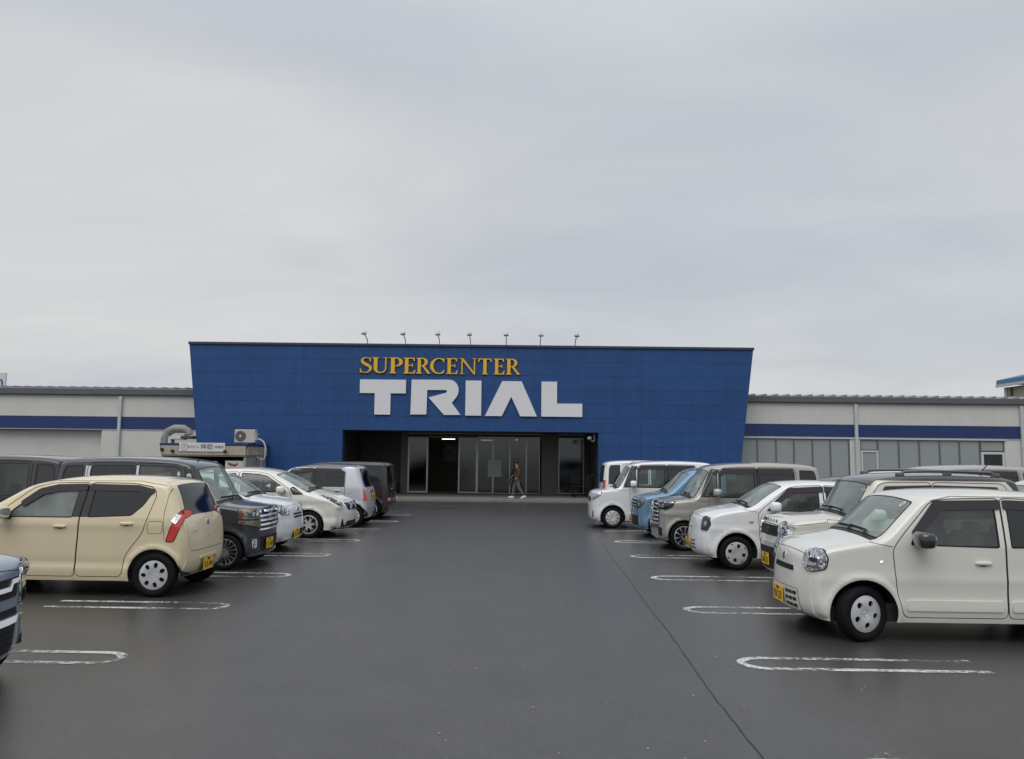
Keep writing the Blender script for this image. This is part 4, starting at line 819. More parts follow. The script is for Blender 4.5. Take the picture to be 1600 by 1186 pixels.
# ---- boxy dark wagon, tail towards the aisle
def x_box(root, B, patch, bvh, sp):
    L = B.L; lamp(patch, 160, (-L+.05, .60), [(-.16, .50), (-.16, .62), (.10, .62), (.10, .50)], 'tail_light', RED, GLOSSBLK, bars=[([(-.05, .52), (.02, .52), (.02, .60), (-.05, .60)], CLR)], lens=False)
    m = MB(); m.tube([(-L-.03, -.1, 1.0), (-L-.03, -.1, 1.3)], .012, 6); m.build('rear_wiper', BLK, root)
    patch('tailgate_garnish', CHR, 180, (-L, 0), [(-.3, .84), (.3, .84), (.3, .87), (-.3, .87)], .012, False, .01, .01)
BOXD = tall(dim=(3.7, 1.66, 1.64), belt=1.0, paint=MAROON, roof_paint=ROOFB, pillar_paint=BLACKP, hatch_paint=MAROON, wheel='twin6', cowl=.75, header=1.15, rear_glass=(1.5, 1.02, .88), axles=(.65, 3.15), tum=.09, arch=.335, R=.29,
    prof=[(.08, .20), (.02, .25), (0, .42), (0, .6), (.01, .74), (.04, .86), (.14, .93), (.4, .98), (.70, 1.03), (.80, 1.08), (1.0, 1.35), (1.15, 1.48), (1.3, 1.56), (1.7, 1.61), (2.4, 1.64), (3.4, 1.62), (3.56, 1.59), (3.62, 1.50), (3.66, 1.0), (3.69, .8), (3.7, .4), (3.64, .22)],
    doors=[('front_door', rnd_poly([(1.12, .25), (1.03, .50), (1.02, 1.03), (1.30, 1.47), (1.42, 1.53), (2.0, 1.54), (2.005, .25)], .06)), ('rear_door', rnd_poly([(2.015, .25), (2.01, 1.54), (2.80, 1.54), (2.9, 1.45), (2.88, .8), (2.72, .55), (2.68, .25)], .06))],
    windows=[('window', 0, [(1.2, 1.03), (1.40, 1.46), (1.94, 1.48), (1.94, 1.02)], GL_S), ('window', 1, [(2.06, 1.02), (2.06, 1.48), (2.82, 1.48), (2.82, 1.02)], GL_P), ('quarter_window', None, [(2.96, 1.02), (2.96, 1.5), (3.45, 1.5), (3.5, 1.02)], GL_P)],
    side_regions=[('roofside', [(.9, 1.0), (3.9, 1.0), (3.9, 1.9), (.9, 1.9)])], region_mats={'roofside': (BLACKP, 'upper_body')}, door_paint={}, over_door=[], visors=[], handles=[(1.86, .86, 0), (2.76, .86, 1)], mirror=(1.2, 1.08), extras=[x_box])
def x_cwag(root, B, patch, bvh, sp):
    """blue-grey wagon at the near left edge: bar grille with a chrome blade, slim upright lamps"""
    lamp(patch, 48, (-.13, .62), [(-.10, .62), (-.12, .90), (.0, .93), (.14, .94), (.10, .70), (.0, .60)], bulbs=[(-.02, .72, .035), (.0, .84, .035)])
    patch('grille', BLK, 0, (0, 0), [(-.42, .68), (.42, .68), (.45, .83), (-.45, .83)], .006, False, .012, .02)
    patch('grille_bar', CHRT, 0, (0, 0), [(-.30, .735), (.30, .735), (.34, .785), (.44, .785), (.44, .82), (.33, .82), (.28, .77), (-.28, .77), (-.33, .82), (-.44, .82), (-.44, .785), (-.34, .785)], .016, False, .014, 0)
    patch('lower_grille', GAP, 0, (0, 0), [(-.46, .54), (.46, .54), (.42, .60), (-.42, .60)], .004, False, .012, .01)
    patch('bumper_bar', CHRT, 0, (0, 0), [(-.42, .48), (.42, .48), (.44, .535), (-.44, .535)], .018, False, .02, .01)
    patch('lower_grille', BLK, 0, (0, 0), [(-.38, .26), (.38, .26), (.43, .48), (-.43, .48)], .008, False, .012, .03)
    for z in (.31, .36, .41): patch('grille_bar', BLK, 0, (0, 0), [(-.38, z), (.38, z), (.38, z+.014), (-.38, z+.014)], .018, False, .01, 0)
    patch('fog_surround', CHR, 25, (-.08, .60), [(-.05, .35), (.06, .35), (.03, .37), (-.025, .38), (-.02, .48), (.04, .49), (.06, .51), (-.05, .51)], .012, True, .012, 0); lamp(patch, 25, (-.08, .60), circ(.01, .43, .028, 14), name='fog_light', off=.008, lens=False)
CWAG = tall(paint=BLUEG, extras=[x_cwag], c=(.12, .03, .05))
# ------------------------------------------------------------------ ground
def asphalt():
    m = bpy.data.materials.new('wet_asphalt'); m.use_nodes = True; t = m.node_tree; b = t.nodes['Principled BSDF']; n = t.nodes.new; l = t.links.new
    c = n('ShaderNodeTexCoord')
    def noise(sc, det, rg=.6): q = n('ShaderNodeTexNoise'); q.inputs['Scale'].default_value = sc; q.inputs['Detail'].default_value = det; q.inputs['Roughness'].default_value = rg; l(c.outputs['Object'], q.inputs[0]); return q
    big, mid, fine, grit, agg = noise(.16, 4), noise(1.3, 6, .7), noise(34, 5, .8), noise(120, 2, .5), noise(13, 7, .85)
    def mr(src, a, b_, f0=.3, f1=.7): q = n('ShaderNodeMapRange'); q.inputs['From Min'].default_value = f0; q.inputs['From Max'].default_value = f1; q.inputs['To Min'].default_value = a; q.inputs['To Max'].default_value = b_; l(src, q.inputs[0]); return q.outputs[0]
    def mul(a, b_, op='MULTIPLY'): q = n('ShaderNodeMath'); q.operation = op; l(a, q.inputs[0]); l(b_, q.inputs[1]); return q.outputs[0]
    v = mul(mr(agg.outputs[0], .72, 1.32), mul(mul(mr(big.outputs[0], .82, 1.16), mr(mid.outputs[0], .92, 1.07)), mul(mr(fine.outputs[0], .55, 1.5), mr(grit.outputs[0], .62, 1.45))))
    vm = n('ShaderNodeVectorMath'); vm.operation = 'SCALE'; vm.inputs[0].default_value = (.040, .0375, .0365); l(v, vm.inputs['Scale'])
    # pale stone chips showing in the binder
    vo = n('ShaderNodeTexVoronoi'); vo.inputs['Scale'].default_value = 42; l(c.outputs['Object'], vo.inputs[0]); chip = mr(vo.outputs['Distance'], 1, 0, .03, .07); chn = mr(mid.outputs[0], 0, .55, .45, .7); ch = mul(chip, chn)
    mix = n('ShaderNodeMixRGB'); l(ch, mix.inputs[0]); l(vm.outputs[0], mix.inputs[1]); mix.inputs[2].default_value = (.15, .15, .145, 1); l(mix.outputs[0], b.inputs['Base Color'])
    l(mul(mr(mid.outputs[0], .45, .52), mr(big.outputs[0], .9, 1.1)), b.inputs['Roughness']); b.inputs['Specular IOR Level'].default_value = .5
    l(mul(mr(mid.outputs[0], .44, .58), mr(big.outputs[0], .9, 1.1)), b.inputs['Coat Weight']); b.inputs['Coat Roughness'].default_value = .30
    bp = n('ShaderNodeBump'); bp.inputs['Strength'].default_value = .6; bp.inputs['Distance'].default_value = .006; l(mul(mul(fine.outputs[0], grit.outputs[0], 'ADD'), agg.outputs[0], 'ADD'), bp.inputs['Height']); l(bp.outputs[0], b.inputs['Normal'])
    return m
ASPH = asphalt()
def struct(name, mb, m, smooth=False):
    o = mb.build(name, m, None, smooth); o['kind'] = 'structure'; return o
g = MB(); g.v = [Vector(p) for p in ((-900, -400, 0), (900, -400, 0), (900, 1600, 0), (-900, 1600, 0))]; g.f = [[0, 1, 2, 3]]; struct('asphalt_ground', g, ASPH)
def wornpaint():
    m = bpy.data.materials.new('worn_road_paint'); m.use_nodes = True; t = m.node_tree; b = t.nodes['Principled BSDF']; n = t.nodes.new; l = t.links.new
    b.inputs['Base Color'].default_value = (.62, .62, .59, 1); b.inputs['Roughness'].default_value = .5
    c = n('ShaderNodeTexCoord'); q = n('ShaderNodeTexNoise'); q.inputs['Scale'].default_value = 16; q.inputs['Detail'].default_value = 8; q.inputs['Roughness'].default_value = .78; l(c.outputs['Object'], q.inputs[0])
    q2 = n('ShaderNodeTexNoise'); q2.inputs['Scale'].default_value = 1.1; q2.inputs['Detail'].default_value = 2; l(c.outputs['Object'], q2.inputs[0])
    a = n('ShaderNodeMath'); a.operation = 'MULTIPLY_ADD'; a.inputs[1].default_value = .55; l(q2.outputs[0], a.inputs[0]); l(q.outputs[0], a.inputs[2])
    r = n('ShaderNodeMapRange'); r.inputs['From Min'].default_value = .69; r.inputs['From Max'].default_value = .84; l(a.outputs[0], r.inputs[0])
    tr = n('ShaderNodeBsdfTransparent'); mx_ = n('ShaderNodeMixShader'); l(r.outputs[0], mx_.inputs[0]); l(tr.outputs[0], mx_.inputs[1]); l(b.outputs[0], mx_.inputs[2]); l(mx_.outputs[0], t.nodes['Material Output'].inputs[0]); return m
WPAINT = wornpaint()
def hairpin(xt, yc, d, length, wd=.085, gap=.37, z=.004):
    """bay marking: two lines joined by a round end at the aisle. d=+1 opens to +x"""
    path = [(xt+d*length, yc+gap/2)]+[(xt+d*(gap*.62*(1-math.cos(a))), yc+gap/2*math.sin(a)) for a in np.linspace(math.pi/2, -math.pi/2, 15)]+[(xt+d*length, yc-gap/2)]
    path = subdiv(path, .25, False); L, R = [], []
    for i, p in enumerate(path):
        a = np.array(path[max(i-1, 0)]); b = np.array(path[min(i+1, len(path)-1)]); t = (b-a)/np.linalg.norm(b-a); nn = np.array([-t[1], t[0]])*wd/2*(1+rnd.uniform(-.1, .1)); L.append(np.array(p)+nn); R.append(np.array(p)-nn)
    m = MB()
    for a, b in zip(L, R): m.v += [Vector((a[0], a[1], z)), Vector((b[0], b[1], z))]
    for i in range(len(L)-1): m.f.append([2*i, 2*i+1, 2*i+3, 2*i+2])
    o = m.build('parking_line', WPAINT); o['kind'] = 'structure'; return o
for yc in (2.2, 4.88, 7.37, 9.86, 12.40, 15.05, 17.6, 20.1, 22.6, 25.1): hairpin(1.93, yc, 1, 2.12 if yc < 9 else 4.6)
for yc in (2.2, 4.70, 7.18, 9.64, 12.12, 14.6, 17.1, 19.65, 22.1, 24.6): hairpin(-3.60, yc, -1, 2.1 if 8 < yc < 11 else 4.6)
# longitudinal paving joint in the asphalt
m = MB(); ys = np.arange(1.5, 19, .12); xs = [1.44+.012*(y-5)+.008*math.sin(y*1.7)+rnd.uniform(-.008, .008) for y in ys]
for x, y in zip(xs, ys): hw = rnd.uniform(.004, .011)*(1-.6*y/19); m.v += [Vector((x-hw, y, .003)), Vector((x+hw, y, .003))]
for i in range(len(ys)-1): m.f.append([2*i, 2*i+1, 2*i+3, 2*i+2])
struct('asphalt_joint', m, mat('joint_tar', (.012, .012, .012), .45))
m = MB()
for _ in range(260):
    y = 3.2+25*rnd.random()**1.6; x = rnd.uniform(-.52, .52)*y*1.1; r = rnd.uniform(.003, .010); a = rnd.uniform(0, 6)
    m.box((x, y, r*.4), (r*2, r*1.3, r*.9), rz=a)
o = m.build('grit', mat('grit_pale', (.30, .29, .27), .7)); o['kind'] = 'stuff'
m = MB(); m.prism([(-4.0, 0), (-2.7, 0), (-2.75, .004), (-3.95, .004)], 29.0, 29.45); o = m.build('faded_mark', mat('faded_red', (.10, .045, .035), .6)); o['kind'] = 'structure'
# ------------------------------------------------------------------ the store
PIV = (-2.4, 32.6, 0); TH = math.radians(1.2)
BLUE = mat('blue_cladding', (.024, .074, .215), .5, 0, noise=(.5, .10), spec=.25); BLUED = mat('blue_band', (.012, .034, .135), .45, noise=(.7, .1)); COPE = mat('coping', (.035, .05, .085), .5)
WALL = mat('cream_wall', (.60, .60, .565), .6, noise=(.8, .07)); GUT = mat('gutter_grey', (.105, .11, .12), .5, noise=(1.5, .12)); ROOFM = mat('roof_metal', (.27, .28, .28), .5, .3, noise=(2, .15)); SPOUT = mat('downspout_paint', (.50, .54, .55), .5)
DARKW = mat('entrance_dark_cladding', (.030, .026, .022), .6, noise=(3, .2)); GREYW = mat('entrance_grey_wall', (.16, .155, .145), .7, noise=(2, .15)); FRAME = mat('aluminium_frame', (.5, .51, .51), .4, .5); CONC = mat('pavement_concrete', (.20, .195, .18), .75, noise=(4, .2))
FROST = mat('frosted_pane', (.29, .32, .32), .22, spec=.6, noise=(.5, .08)); WHITEF = mat('white_frame', (.58, .60, .60), .45); LETW = mat('letter_white', (.74, .75, .77), .4, noise=(1, .03)); LETY = mat('letter_yellow', (.82, .48, .03), .4); LETB = mat('letter_edge_brown', (.11, .05, .015), .5)
store = thing('store_building', 'long low supercentre with a blue flared front wall, cream wings and a dark recessed entrance', 'store', PIV, TH)
gpav = MB(); gpav.box((0, 1.7, .06), (23.0, 4.7, .12), bev=.012); pv = gpav.build('store_pavement', CONC); pv.location = PIV; pv.rotation_euler = (0, 0, TH); pv['kind'] = 'structure'
HW = lambda z: 10.9+.1234*z
ZT = 6.32; RH = (6.32-2.84)/6
def panel(x0, x1, z0, z1, clipl=False, clipr=False):
    g_ = .0035; z0 += g_; z1 -= g_; a0 = -HW(z0) if clipl else x0+g_; a1 = -HW(z1) if clipl else x0+g_; b0 = HW(z0) if clipr else x1-g_; b1 = HW(z1) if clipr else x1-g_
    mm = MB(); mm.prism([(a0, z0), (b0, z0), (b1, z1), (a1, z1)], -.05, -.004); mm.build('wall_panel', BLUE, store)
cols = [None, -6.94, 0.0, 6.99, None]
for r in range(11):
    z1 = ZT-RH*r; z0 = max(.12, z1-RH)
    if z1 <= .13: break
    for c in range(4):
        x0, x1 = cols[c], cols[c+1]
        if r < 6: panel(x0, x1, z0, z1, c == 0, c == 3)
        else:
            if c == 0: panel(None, -6.94, z0, z1, True, False)
            if c == 1: panel(-6.94, -5.21, z0, z1)
            if c == 2: panel(5.27, 6.99, z0, z1)
            if c == 3: panel(6.99, None, z0, z1, False, True)
# backing wall of the blue front (panels sit on it), side returns, coping
def cladding_tone():
    t = BLUE.node_tree; b = t.nodes['Principled BSDF']; src = b.inputs['Base Color'].links[0].from_socket; oi = t.nodes.new('ShaderNodeObjectInfo'); r = t.nodes.new('ShaderNodeMapRange'); r.inputs['To Min'].default_value = .965; r.inputs['To Max'].default_value = 1.035
    c = t.nodes.new('ShaderNodeTexCoord'); mp_ = t.nodes.new('ShaderNodeMapping'); mp_.inputs['Scale'].default_value = (3.2, 1, .22); n = t.nodes.new('ShaderNodeTexNoise'); n.inputs['Scale'].default_value = 1.6; n.inputs['Detail'].default_value = 7; n.inputs['Roughness'].default_value = .7
    r2_ = t.nodes.new('ShaderNodeMapRange'); r2_.inputs['From Min'].default_value = .35; r2_.inputs['From Max'].default_value = .7; r2_.inputs['To Min'].default_value = .92; r2_.inputs['To Max'].default_value = 1.14
    m1 = t.nodes.new('ShaderNodeMath'); m1.operation = 'MULTIPLY'; v = t.nodes.new('ShaderNodeVectorMath'); v.operation = 'SCALE'; l = t.links.new
    l(oi.outputs['Random'], r.inputs[0]); l(c.outputs['Object'], mp_.inputs[0]); l(mp_.outputs[0], n.inputs[0]); l(n.outputs[0], r2_.inputs[0]); l(r.outputs[0], m1.inputs[0]); l(r2_.outputs[0], m1.inputs[1]); l(src, v.inputs[0]); l(m1.outputs[0], v.inputs['Scale']); l(v.outputs[0], b.inputs['Base Color'])
cladding_tone()
BACK = mat('panel_joint', (.015, .052, .165), .7)
m = MB(); m.prism([(-HW(.12), .12), (-5.21, .12), (-5.21, 2.84), (-HW(2.84), 2.84)], -.003, .35); m.prism([(5.27, .12), (HW(.12), .12), (HW(2.84), 2.84), (5.27, 2.84)], -.003, .35); m.prism([(-HW(2.845), 2.845), (HW(2.845), 2.845), (HW(6.3), 6.3), (-HW(6.3), 6.3)], -.003, .35)
m.build('front_wall_core', BACK, store)
for s in (-1, 1):
    m = MB(); m.prism([(s*(HW(.12)-.002), .12), (s*(HW(.12)-.15), .12), (s*(HW(6.3)-.15), 6.3), (s*(HW(6.3)-.002), 6.3)], .355, 2.6); m.build('side_return', BLUED, store)
m = MB(); m.box((0, .10, 6.37), (2*HW(6.32)+.06, .42, .10), bev=.01); m.build('coping', COPE, store)
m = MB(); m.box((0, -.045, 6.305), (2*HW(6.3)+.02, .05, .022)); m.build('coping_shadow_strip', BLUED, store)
# entrance recess
EY = 4.0
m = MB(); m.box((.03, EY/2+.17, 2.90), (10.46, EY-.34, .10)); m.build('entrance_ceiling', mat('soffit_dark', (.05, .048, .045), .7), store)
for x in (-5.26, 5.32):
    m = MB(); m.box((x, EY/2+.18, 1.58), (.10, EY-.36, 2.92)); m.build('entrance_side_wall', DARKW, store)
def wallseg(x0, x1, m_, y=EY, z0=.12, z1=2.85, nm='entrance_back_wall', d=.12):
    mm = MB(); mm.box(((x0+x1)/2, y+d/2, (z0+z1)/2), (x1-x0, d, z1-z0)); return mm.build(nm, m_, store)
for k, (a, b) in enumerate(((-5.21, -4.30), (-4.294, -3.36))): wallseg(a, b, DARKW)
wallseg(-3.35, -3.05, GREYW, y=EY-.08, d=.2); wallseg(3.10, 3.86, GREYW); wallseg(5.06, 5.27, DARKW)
SHOPGL = glassmat('shop_glass', (.30, .33, .33), 1.7, .01)
def framed(x0, x1, z0, z1, y=EY, nm='entrance_window', fw=.045, gm=None, par=None, fm=None):
    mm = MB()
    for (cx, cz, sx_, sz_) in (((x0+x1)/2, z0+fw/2, x1-x0, fw), ((x0+x1)/2, z1-fw/2, x1-x0, fw), (x0+fw/2, (z0+z1)/2, fw, z1-z0-2*fw-.002), (x1-fw/2, (z0+z1)/2, fw, z1-z0-2*fw-.002)): mm.box((cx, y, cz), (sx_, .06, sz_))
    f = mm.build(nm, fm or FRAME, par or store); mm = MB(); mm.box(((x0+x1)/2, y+.01, (z0+z1)/2), (x1-x0-2*fw, .010, z1-z0-2*fw)); mm.build('pane', gm or SHOPGL, f); return f
framed(-3.04, -2.11, .14, 2.66, fw=.07, nm='sliding_door'); framed(-.72, .15, .14, 2.66, fw=.06, nm='sliding_door')
xs = [.16, .88, 1.64, 2.40, 3.02]
for a, b in zip(xs[:-1], xs[1:]): framed(a, b-.004, .14, 2.72, fw=.022 if a > .2 else .03, y=EY+.02)
framed(3.88, 5.04, .16, 2.70, fw=.03)
m = MB(); m.box((.03, EY+.06, 2.78), (10.4, .1, .12)); m.build('door_header', DARKW, store)
m = MB(); m.box((-2.58, EY+.06, 2.38), (.78, .02, .44)); m.build('door_blind', mat('blind_beige', (.35, .32, .26), .8), store)
# entrance hall behind the glass
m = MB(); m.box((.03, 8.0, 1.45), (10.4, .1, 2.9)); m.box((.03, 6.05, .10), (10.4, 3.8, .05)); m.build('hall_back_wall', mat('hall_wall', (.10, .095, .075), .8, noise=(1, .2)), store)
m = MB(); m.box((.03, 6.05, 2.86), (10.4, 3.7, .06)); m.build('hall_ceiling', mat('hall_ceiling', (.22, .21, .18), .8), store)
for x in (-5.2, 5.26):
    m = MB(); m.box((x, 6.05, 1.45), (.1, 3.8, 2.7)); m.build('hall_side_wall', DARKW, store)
for (x, z, w_, h_, c_, nm) in ((-1.2, 1.95, 1.15, .95, (.012, .014, .03), 'notice_board'), (.9, 1.7, .7, .9, (.05, .05, .045), 'notice_board'), (2.7, 1.2, .9, 1.5, (.03, .05, .05), 'drinks_machine')):
    m = MB(); m.box((x, 7.9, z), (w_, .06, h_), bev=.01); bd = m.build(nm, mat(nm+str(x), c_, .4), store)
    if nm == 'notice_board':
        m = MB(); 
        for k in range(3): m.box((x-.3+.3*k, 7.865, z+.3-.25*(k % 2)), (.2, .006, .10 if k else .04))
        m.build('notice', mat('notice_paper', (.3, .3, .3), .8), bd)
for (x, y, w_, d_) in ((-1.30, 5.4, .62, .09), (1.95, 5.6, .10, 1.1), (.5, 7.0, .6, .09)):  # last fitting is an addition, put in for extra glow in the hall
    m = MB(); m.box((x, y, 2.66), (w_+.06, d_+.06, .05)); fx = m.build('ceiling_light', WHITEF, store); m = MB(); m.box((x, y, 2.625), (w_, d_, .03), bev=.008); m.build('fluorescent_tube', mat('tube_lit', (.9, .9, .8), .4, emit=(1, .95, .78, 3)), fx)
m = MB(); m.box((.95, EY-.02, 1.28), (.62, .008, .78)); m.build('poster', mat('poster_pale', (.42, .46, .45), .6), store)
m = MB(); m.box((-.42, EY-.04, 1.15), (.22, .006, .22)); st = m.build('door_sticker', mat('sticker_dark', (.03, .03, .035), .5), store)
for k, (a, b_) in enumerate(((-.47, 1.2), (-.38, 1.2), (-.47, 1.12), (-.38, 1.12))):
    m = MB(); m.box((a, EY-.045, b_), (.06, .003, .04)); m.build('sticker_mark', mat('notice_paper', (.3, .3, .3), .8), st)
# ---- lettering on the blue front
def glyph(polys, holes=(), depth=.07, m_=LETW, name='sign_letter', y=-.052, edge=None):
    def build(ps, hs, dep, mm, nm, par):
        V2, R = cdt([('g', p) for p in ps]+[('hole', h) for h in hs], .3, grid=False)
        def fm(V): P = np.stack([V[:, 0], np.full(len(V), y-dep), V[:, 1]], 1); return P, np.tile([0, -1., 0], (len(V), 1))
        me = region_mesh(nm, V2, R['g'], fm, 0, dep-.002); return finish(nm, me, mm, par)
    o = build(polys, holes, depth, m_, name, store)
    if edge: build([grow(p, .012) for p in polys], [], depth*.6, edge, 'letter_edge', o)
    return o
PX = lambda X, Y: (-4.55+(540+X/3.81-563.5)*.02648, 4.92-(500+Y/3.81-594-(X/3.81-24)*.012)*.0263)
glyph([[(-4.55, 4.92), (-2.66, 4.92), (-2.66, 4.36), (-3.28, 4.36), (-3.28, 3.48), (-3.93, 3.48), (-3.93, 4.36), (-4.55, 4.36)]])
Rp = [(395, 360), (610, 361)]+[(618+56*math.sin(a), 425-64*math.cos(a)) for a in np.linspace(.2, 2.2, 12)]+[(635, 500), (688, 571), (590, 571), (497, 467)]+[(594, 441), (603, 437), (606, 431), (603, 425), (596, 422)]+[(488, 422), (486, 568), (392, 568)]
glyph([[PX(*p) for p in Rp]])
glyph([[(-.20, 4.92), (.45, 4.92), (.45, 3.48), (-.20, 3.48)]]); glyph([[(1.30, 4.91), (2.10, 4.91), (2.74, 3.47), (2.06, 3.47), (1.68, 4.27), (1.30, 3.47), (.61, 3.47)]]); glyph([[(2.92, 4.91), (3.56, 4.91), (3.56, 4.01), (4.60, 4.01), (4.60, 3.47), (2.92, 3.47)]])
# serif capitals, unit height
def stroke(pts, ws):
    L, R = [], []; n = len(pts)
    for i, p in enumerate(pts):
        a = np.array(pts[max(i-1, 0)], float); b = np.array(pts[min(i+1, n-1)], float); t = (b-a)/np.linalg.norm(b-a); nn = np.array([-t[1], t[0]])*ws[i]/2; L.append(tuple(np.array(p)+nn)); R.append(tuple(np.array(p)-nn))
    return L+R[::-1]
def arc(cx, cy, rx, ry, a0, a1, w0, w1, n=16):
    """stress: thick at the sides, thin at top and bottom"""
    ps, ws = [], []
    for a in np.linspace(math.radians(a0), math.radians(a1), n): ps.append((cx+rx*math.cos(a), cy+ry*math.sin(a))); ws.append(w1+(w0-w1)*abs(math.cos(a))**1.5)
    return stroke(ps, ws)
TK, TN = .166, .058
def serif(x, y, up, w_=.15): h = .035*(1 if up else -1); return [(x-w_, y), (x+w_, y), (x+w_, y+h), (x+TK/2, y+h*2.2), (x-TK/2, y+h*2.2), (x-w_, y+h)]
def stem(x, top=1, bot=0): return [[(x-TK/2, bot), (x+TK/2, bot), (x+TK/2, top), (x-TK/2, top)], serif(x, bot, True), serif(x, top, False)]
G = {}
s_pts = [(.50, .80), (.47, .90), (.38, .965), (.27, .975), (.16, .93), (.11, .83), (.12, .73), (.19, .64), (.31, .55), (.43, .47), (.51, .38), (.52, .26), (.46, .13), (.35, .045), (.22, .03), (.10, .09), (.05, .22)]
G['S'] = ([stroke(s_pts, [.03, .05, .05, .06, .09, .12, .14, .16, .17, .16, .14, .12, .09, .06, .05, .05, .03]), [(.47, .74), (.53, .74), (.525, .98), (.485, .98)], [(.02, .02), (.06, .02), (.08, .28), (.02, .28)]], [], .58)
G['U'] = ([[(.10, .32), (.10+TK, .32), (.10+TK, 1), (.10, 1)], serif(.10+TK/2, 1, False), stroke([(.10+TK/2, .34), (.19, .20), (.27, .08), (.40, .035), (.54, .08), (.62, .2), (.64, .34), (.64, 1)], [TK, .14, .10, .07, .06, .06, .055, .055]), [(.52, .965), (.76, .965), (.76, 1), (.52, 1)]], [], .76)
def bowl(x, y0, y1, r): cy = (y0+y1)/2; ry = (y1-y0)/2; return arc(x, cy, r, ry-TN/2, 90, -90, TK*.95, TN)
G['P'] = ([*stem(.16), bowl(.30, .44, 1, .22), [(.16, 1), (.31, 1), (.31, .95), (.16, .95)], [(.16, .44), (.31, .44), (.31, .49), (.16, .49)]], [], .62)
G['E'] = ([*stem(.16), [(.16, 1), (.54, 1), (.55, .80), (.50, .80), (.46, .94), (.16, .94)], [(.16, 0), (.56, 0), (.59, .22), (.54, .22), (.47, .06), (.16, .06)], [(.16, .49), (.44, .49), (.44, .55), (.16, .55)], [(.42, .41), (.46, .41), (.46, .63), (.42, .63)]], [], .60)
G['R'] = ([*stem(.16), bowl(.31, .47, 1, .21), [(.16, 1), (.32, 1), (.32, .95), (.16, .95)], [(.16, .47), (.34, .47), (.34, .52), (.16, .52)], [(.30, .50), (.42, .50), (.72, .03), (.78, .0), (.60, .0)]], [], .72)
G['C'] = ([arc(.46, .5, .37, .475, 48, 312, TK, TN, 24), [(.68, .72), (.72, .72), (.72, .97), (.69, .97), (.64, .88)], [(.64, .13), (.70, .10), (.74, .26), (.70, .26)]], [], .76)
G['N'] = ([[(.12, 0), (.175, 0), (.175, .97), (.12, .97)], [(.04, 0), (.26, 0), (.26, .035), (.04, .035)], [(.02, 1), (.20, 1), (.76, .03), (.76, -.02), (.70, -.02), (.10, .96), (.02, .97)], [(.70, .0), (.76, .0), (.76, 1), (.70, 1)], [(.62, .965), (.84, .965), (.84, 1), (.62, 1)]], [], .84)
G['T'] = ([*stem(.33), [(.0, 1), (.66, 1), (.69, .78), (.64, .78), (.58, .94), (.08, .94), (.02, .78), (-.03, .78)]], [], .66)
px = lambda X: -4.56+(540+X/3.81-564)*.02648
pos = [(90, 160, 'S'), (162, 258, 'U'), (264, 343, 'P'), (348, 419, 'E'), (424, 512, 'R'), (506, 592, 'C'), (601, 670, 'E'), (679, 783, 'N'), (790, 872, 'T'), (884, 948, 'E'), (956, 1044, 'R')]
for a, b, ch in pos:
    ps, hs, wd_ = G[ch]; x0, x1 = px(a), px(b); xx = [p[0] for q in ps for p in q]; mn, mxx = min(xx), max(xx); sc = (x1-x0)/(mxx-mn); f_ = lambda p: (x0+(p[0]-mn)*sc, 5.185+p[1]*.655)
    glyph([[f_(p) for p in q] for q in ps], [[f_(p) for p in h] for h in hs], .06, LETY, edge=LETB)
# ---- sign floodlights on arms along the top of the front
names = ['above the left edge of the yellow S', 'above the yellow P and E', 'above the yellow C', 'above the yellow N and T', 'above the end of the yellow lettering', 'above the white letter A', 'above the white letter L at the right end']
for x, nm in zip((-4.31, -2.73, -1.32, -.04, 1.45, 2.86, 4.31), names):
    c, s = math.cos(TH), math.sin(TH); wx = PIV[0]+x*c; wy = PIV[1]+x*s
    t = thing('sign_floodlight', 'small floodlight on a bent arm '+nm, 'floodlight', (wx, wy, 6.42), TH, 'floodlights on arms along the top of the blue front')
    m = MB(); m.tube([(0, 0, 0), (0, -.02, .12), (0, -.35, .24), (0, -.78, .27)], .018, 6); m.build('arm', GUT, t)
    m = MB(); m.box((0, 0, 0), (.20, .14, .055), bev=.018, rx=.5); hd = m.build('lamp_head', mat('lamp_housing', (.30, .31, .32), .4, .4), t); hd.location = (0, -.82, .31); m = MB(); m.box((0, 0, 0), (.19, .11, .01), rx=.5); gl = m.build('lamp_glass', mat('lamp_cover', (.55, .56, .56), .15), hd); gl.location = (0, .02, -.034)
    m = MB(); m.tube([(.02, -.78, .33), (.05, -.74, .44)], .008, 5); m.build('cable_hook', GUT, t)
# ---- wings
WY = 1.2
def wing(x0, x1, y, z0, z1, pw, m_=WALL, nm='wing_panel'):
    n = max(1, round(abs(x1-x0)/pw)); st_ = (x1-x0)/n
    for k in range(n):
        a, b = x0+k*st_, x0+(k+1)*st_; mm = MB(); mm.box(((a+b)/2, y+.06, (z0+z1)/2), (b-a-.004, .12, z1-z0)); mm.build(nm, m_, store)
wing(-11.3, -29.0, WY, 3.335, 4.25, .9*2); wing(11.3, 29.6, WY, 3.335, 4.25, .9*2)
wing(-11.3, -15.71, WY, .0, 2.785, 2.2); wing(-15.715, -29, WY+.35, 0, 2.80, 2.6)
m = MB(); m.box((-15.71, WY+.2, 1.40), (.06, .38, 2.78)); m.build('recess_jamb', WALL, store); m = MB(); m.box((-22.4, WY+.17, 2.80), (13.3, .36, .03)); m.build('recess_soffit', mat('soffit_trim', (.45, .46, .45), .6), store)
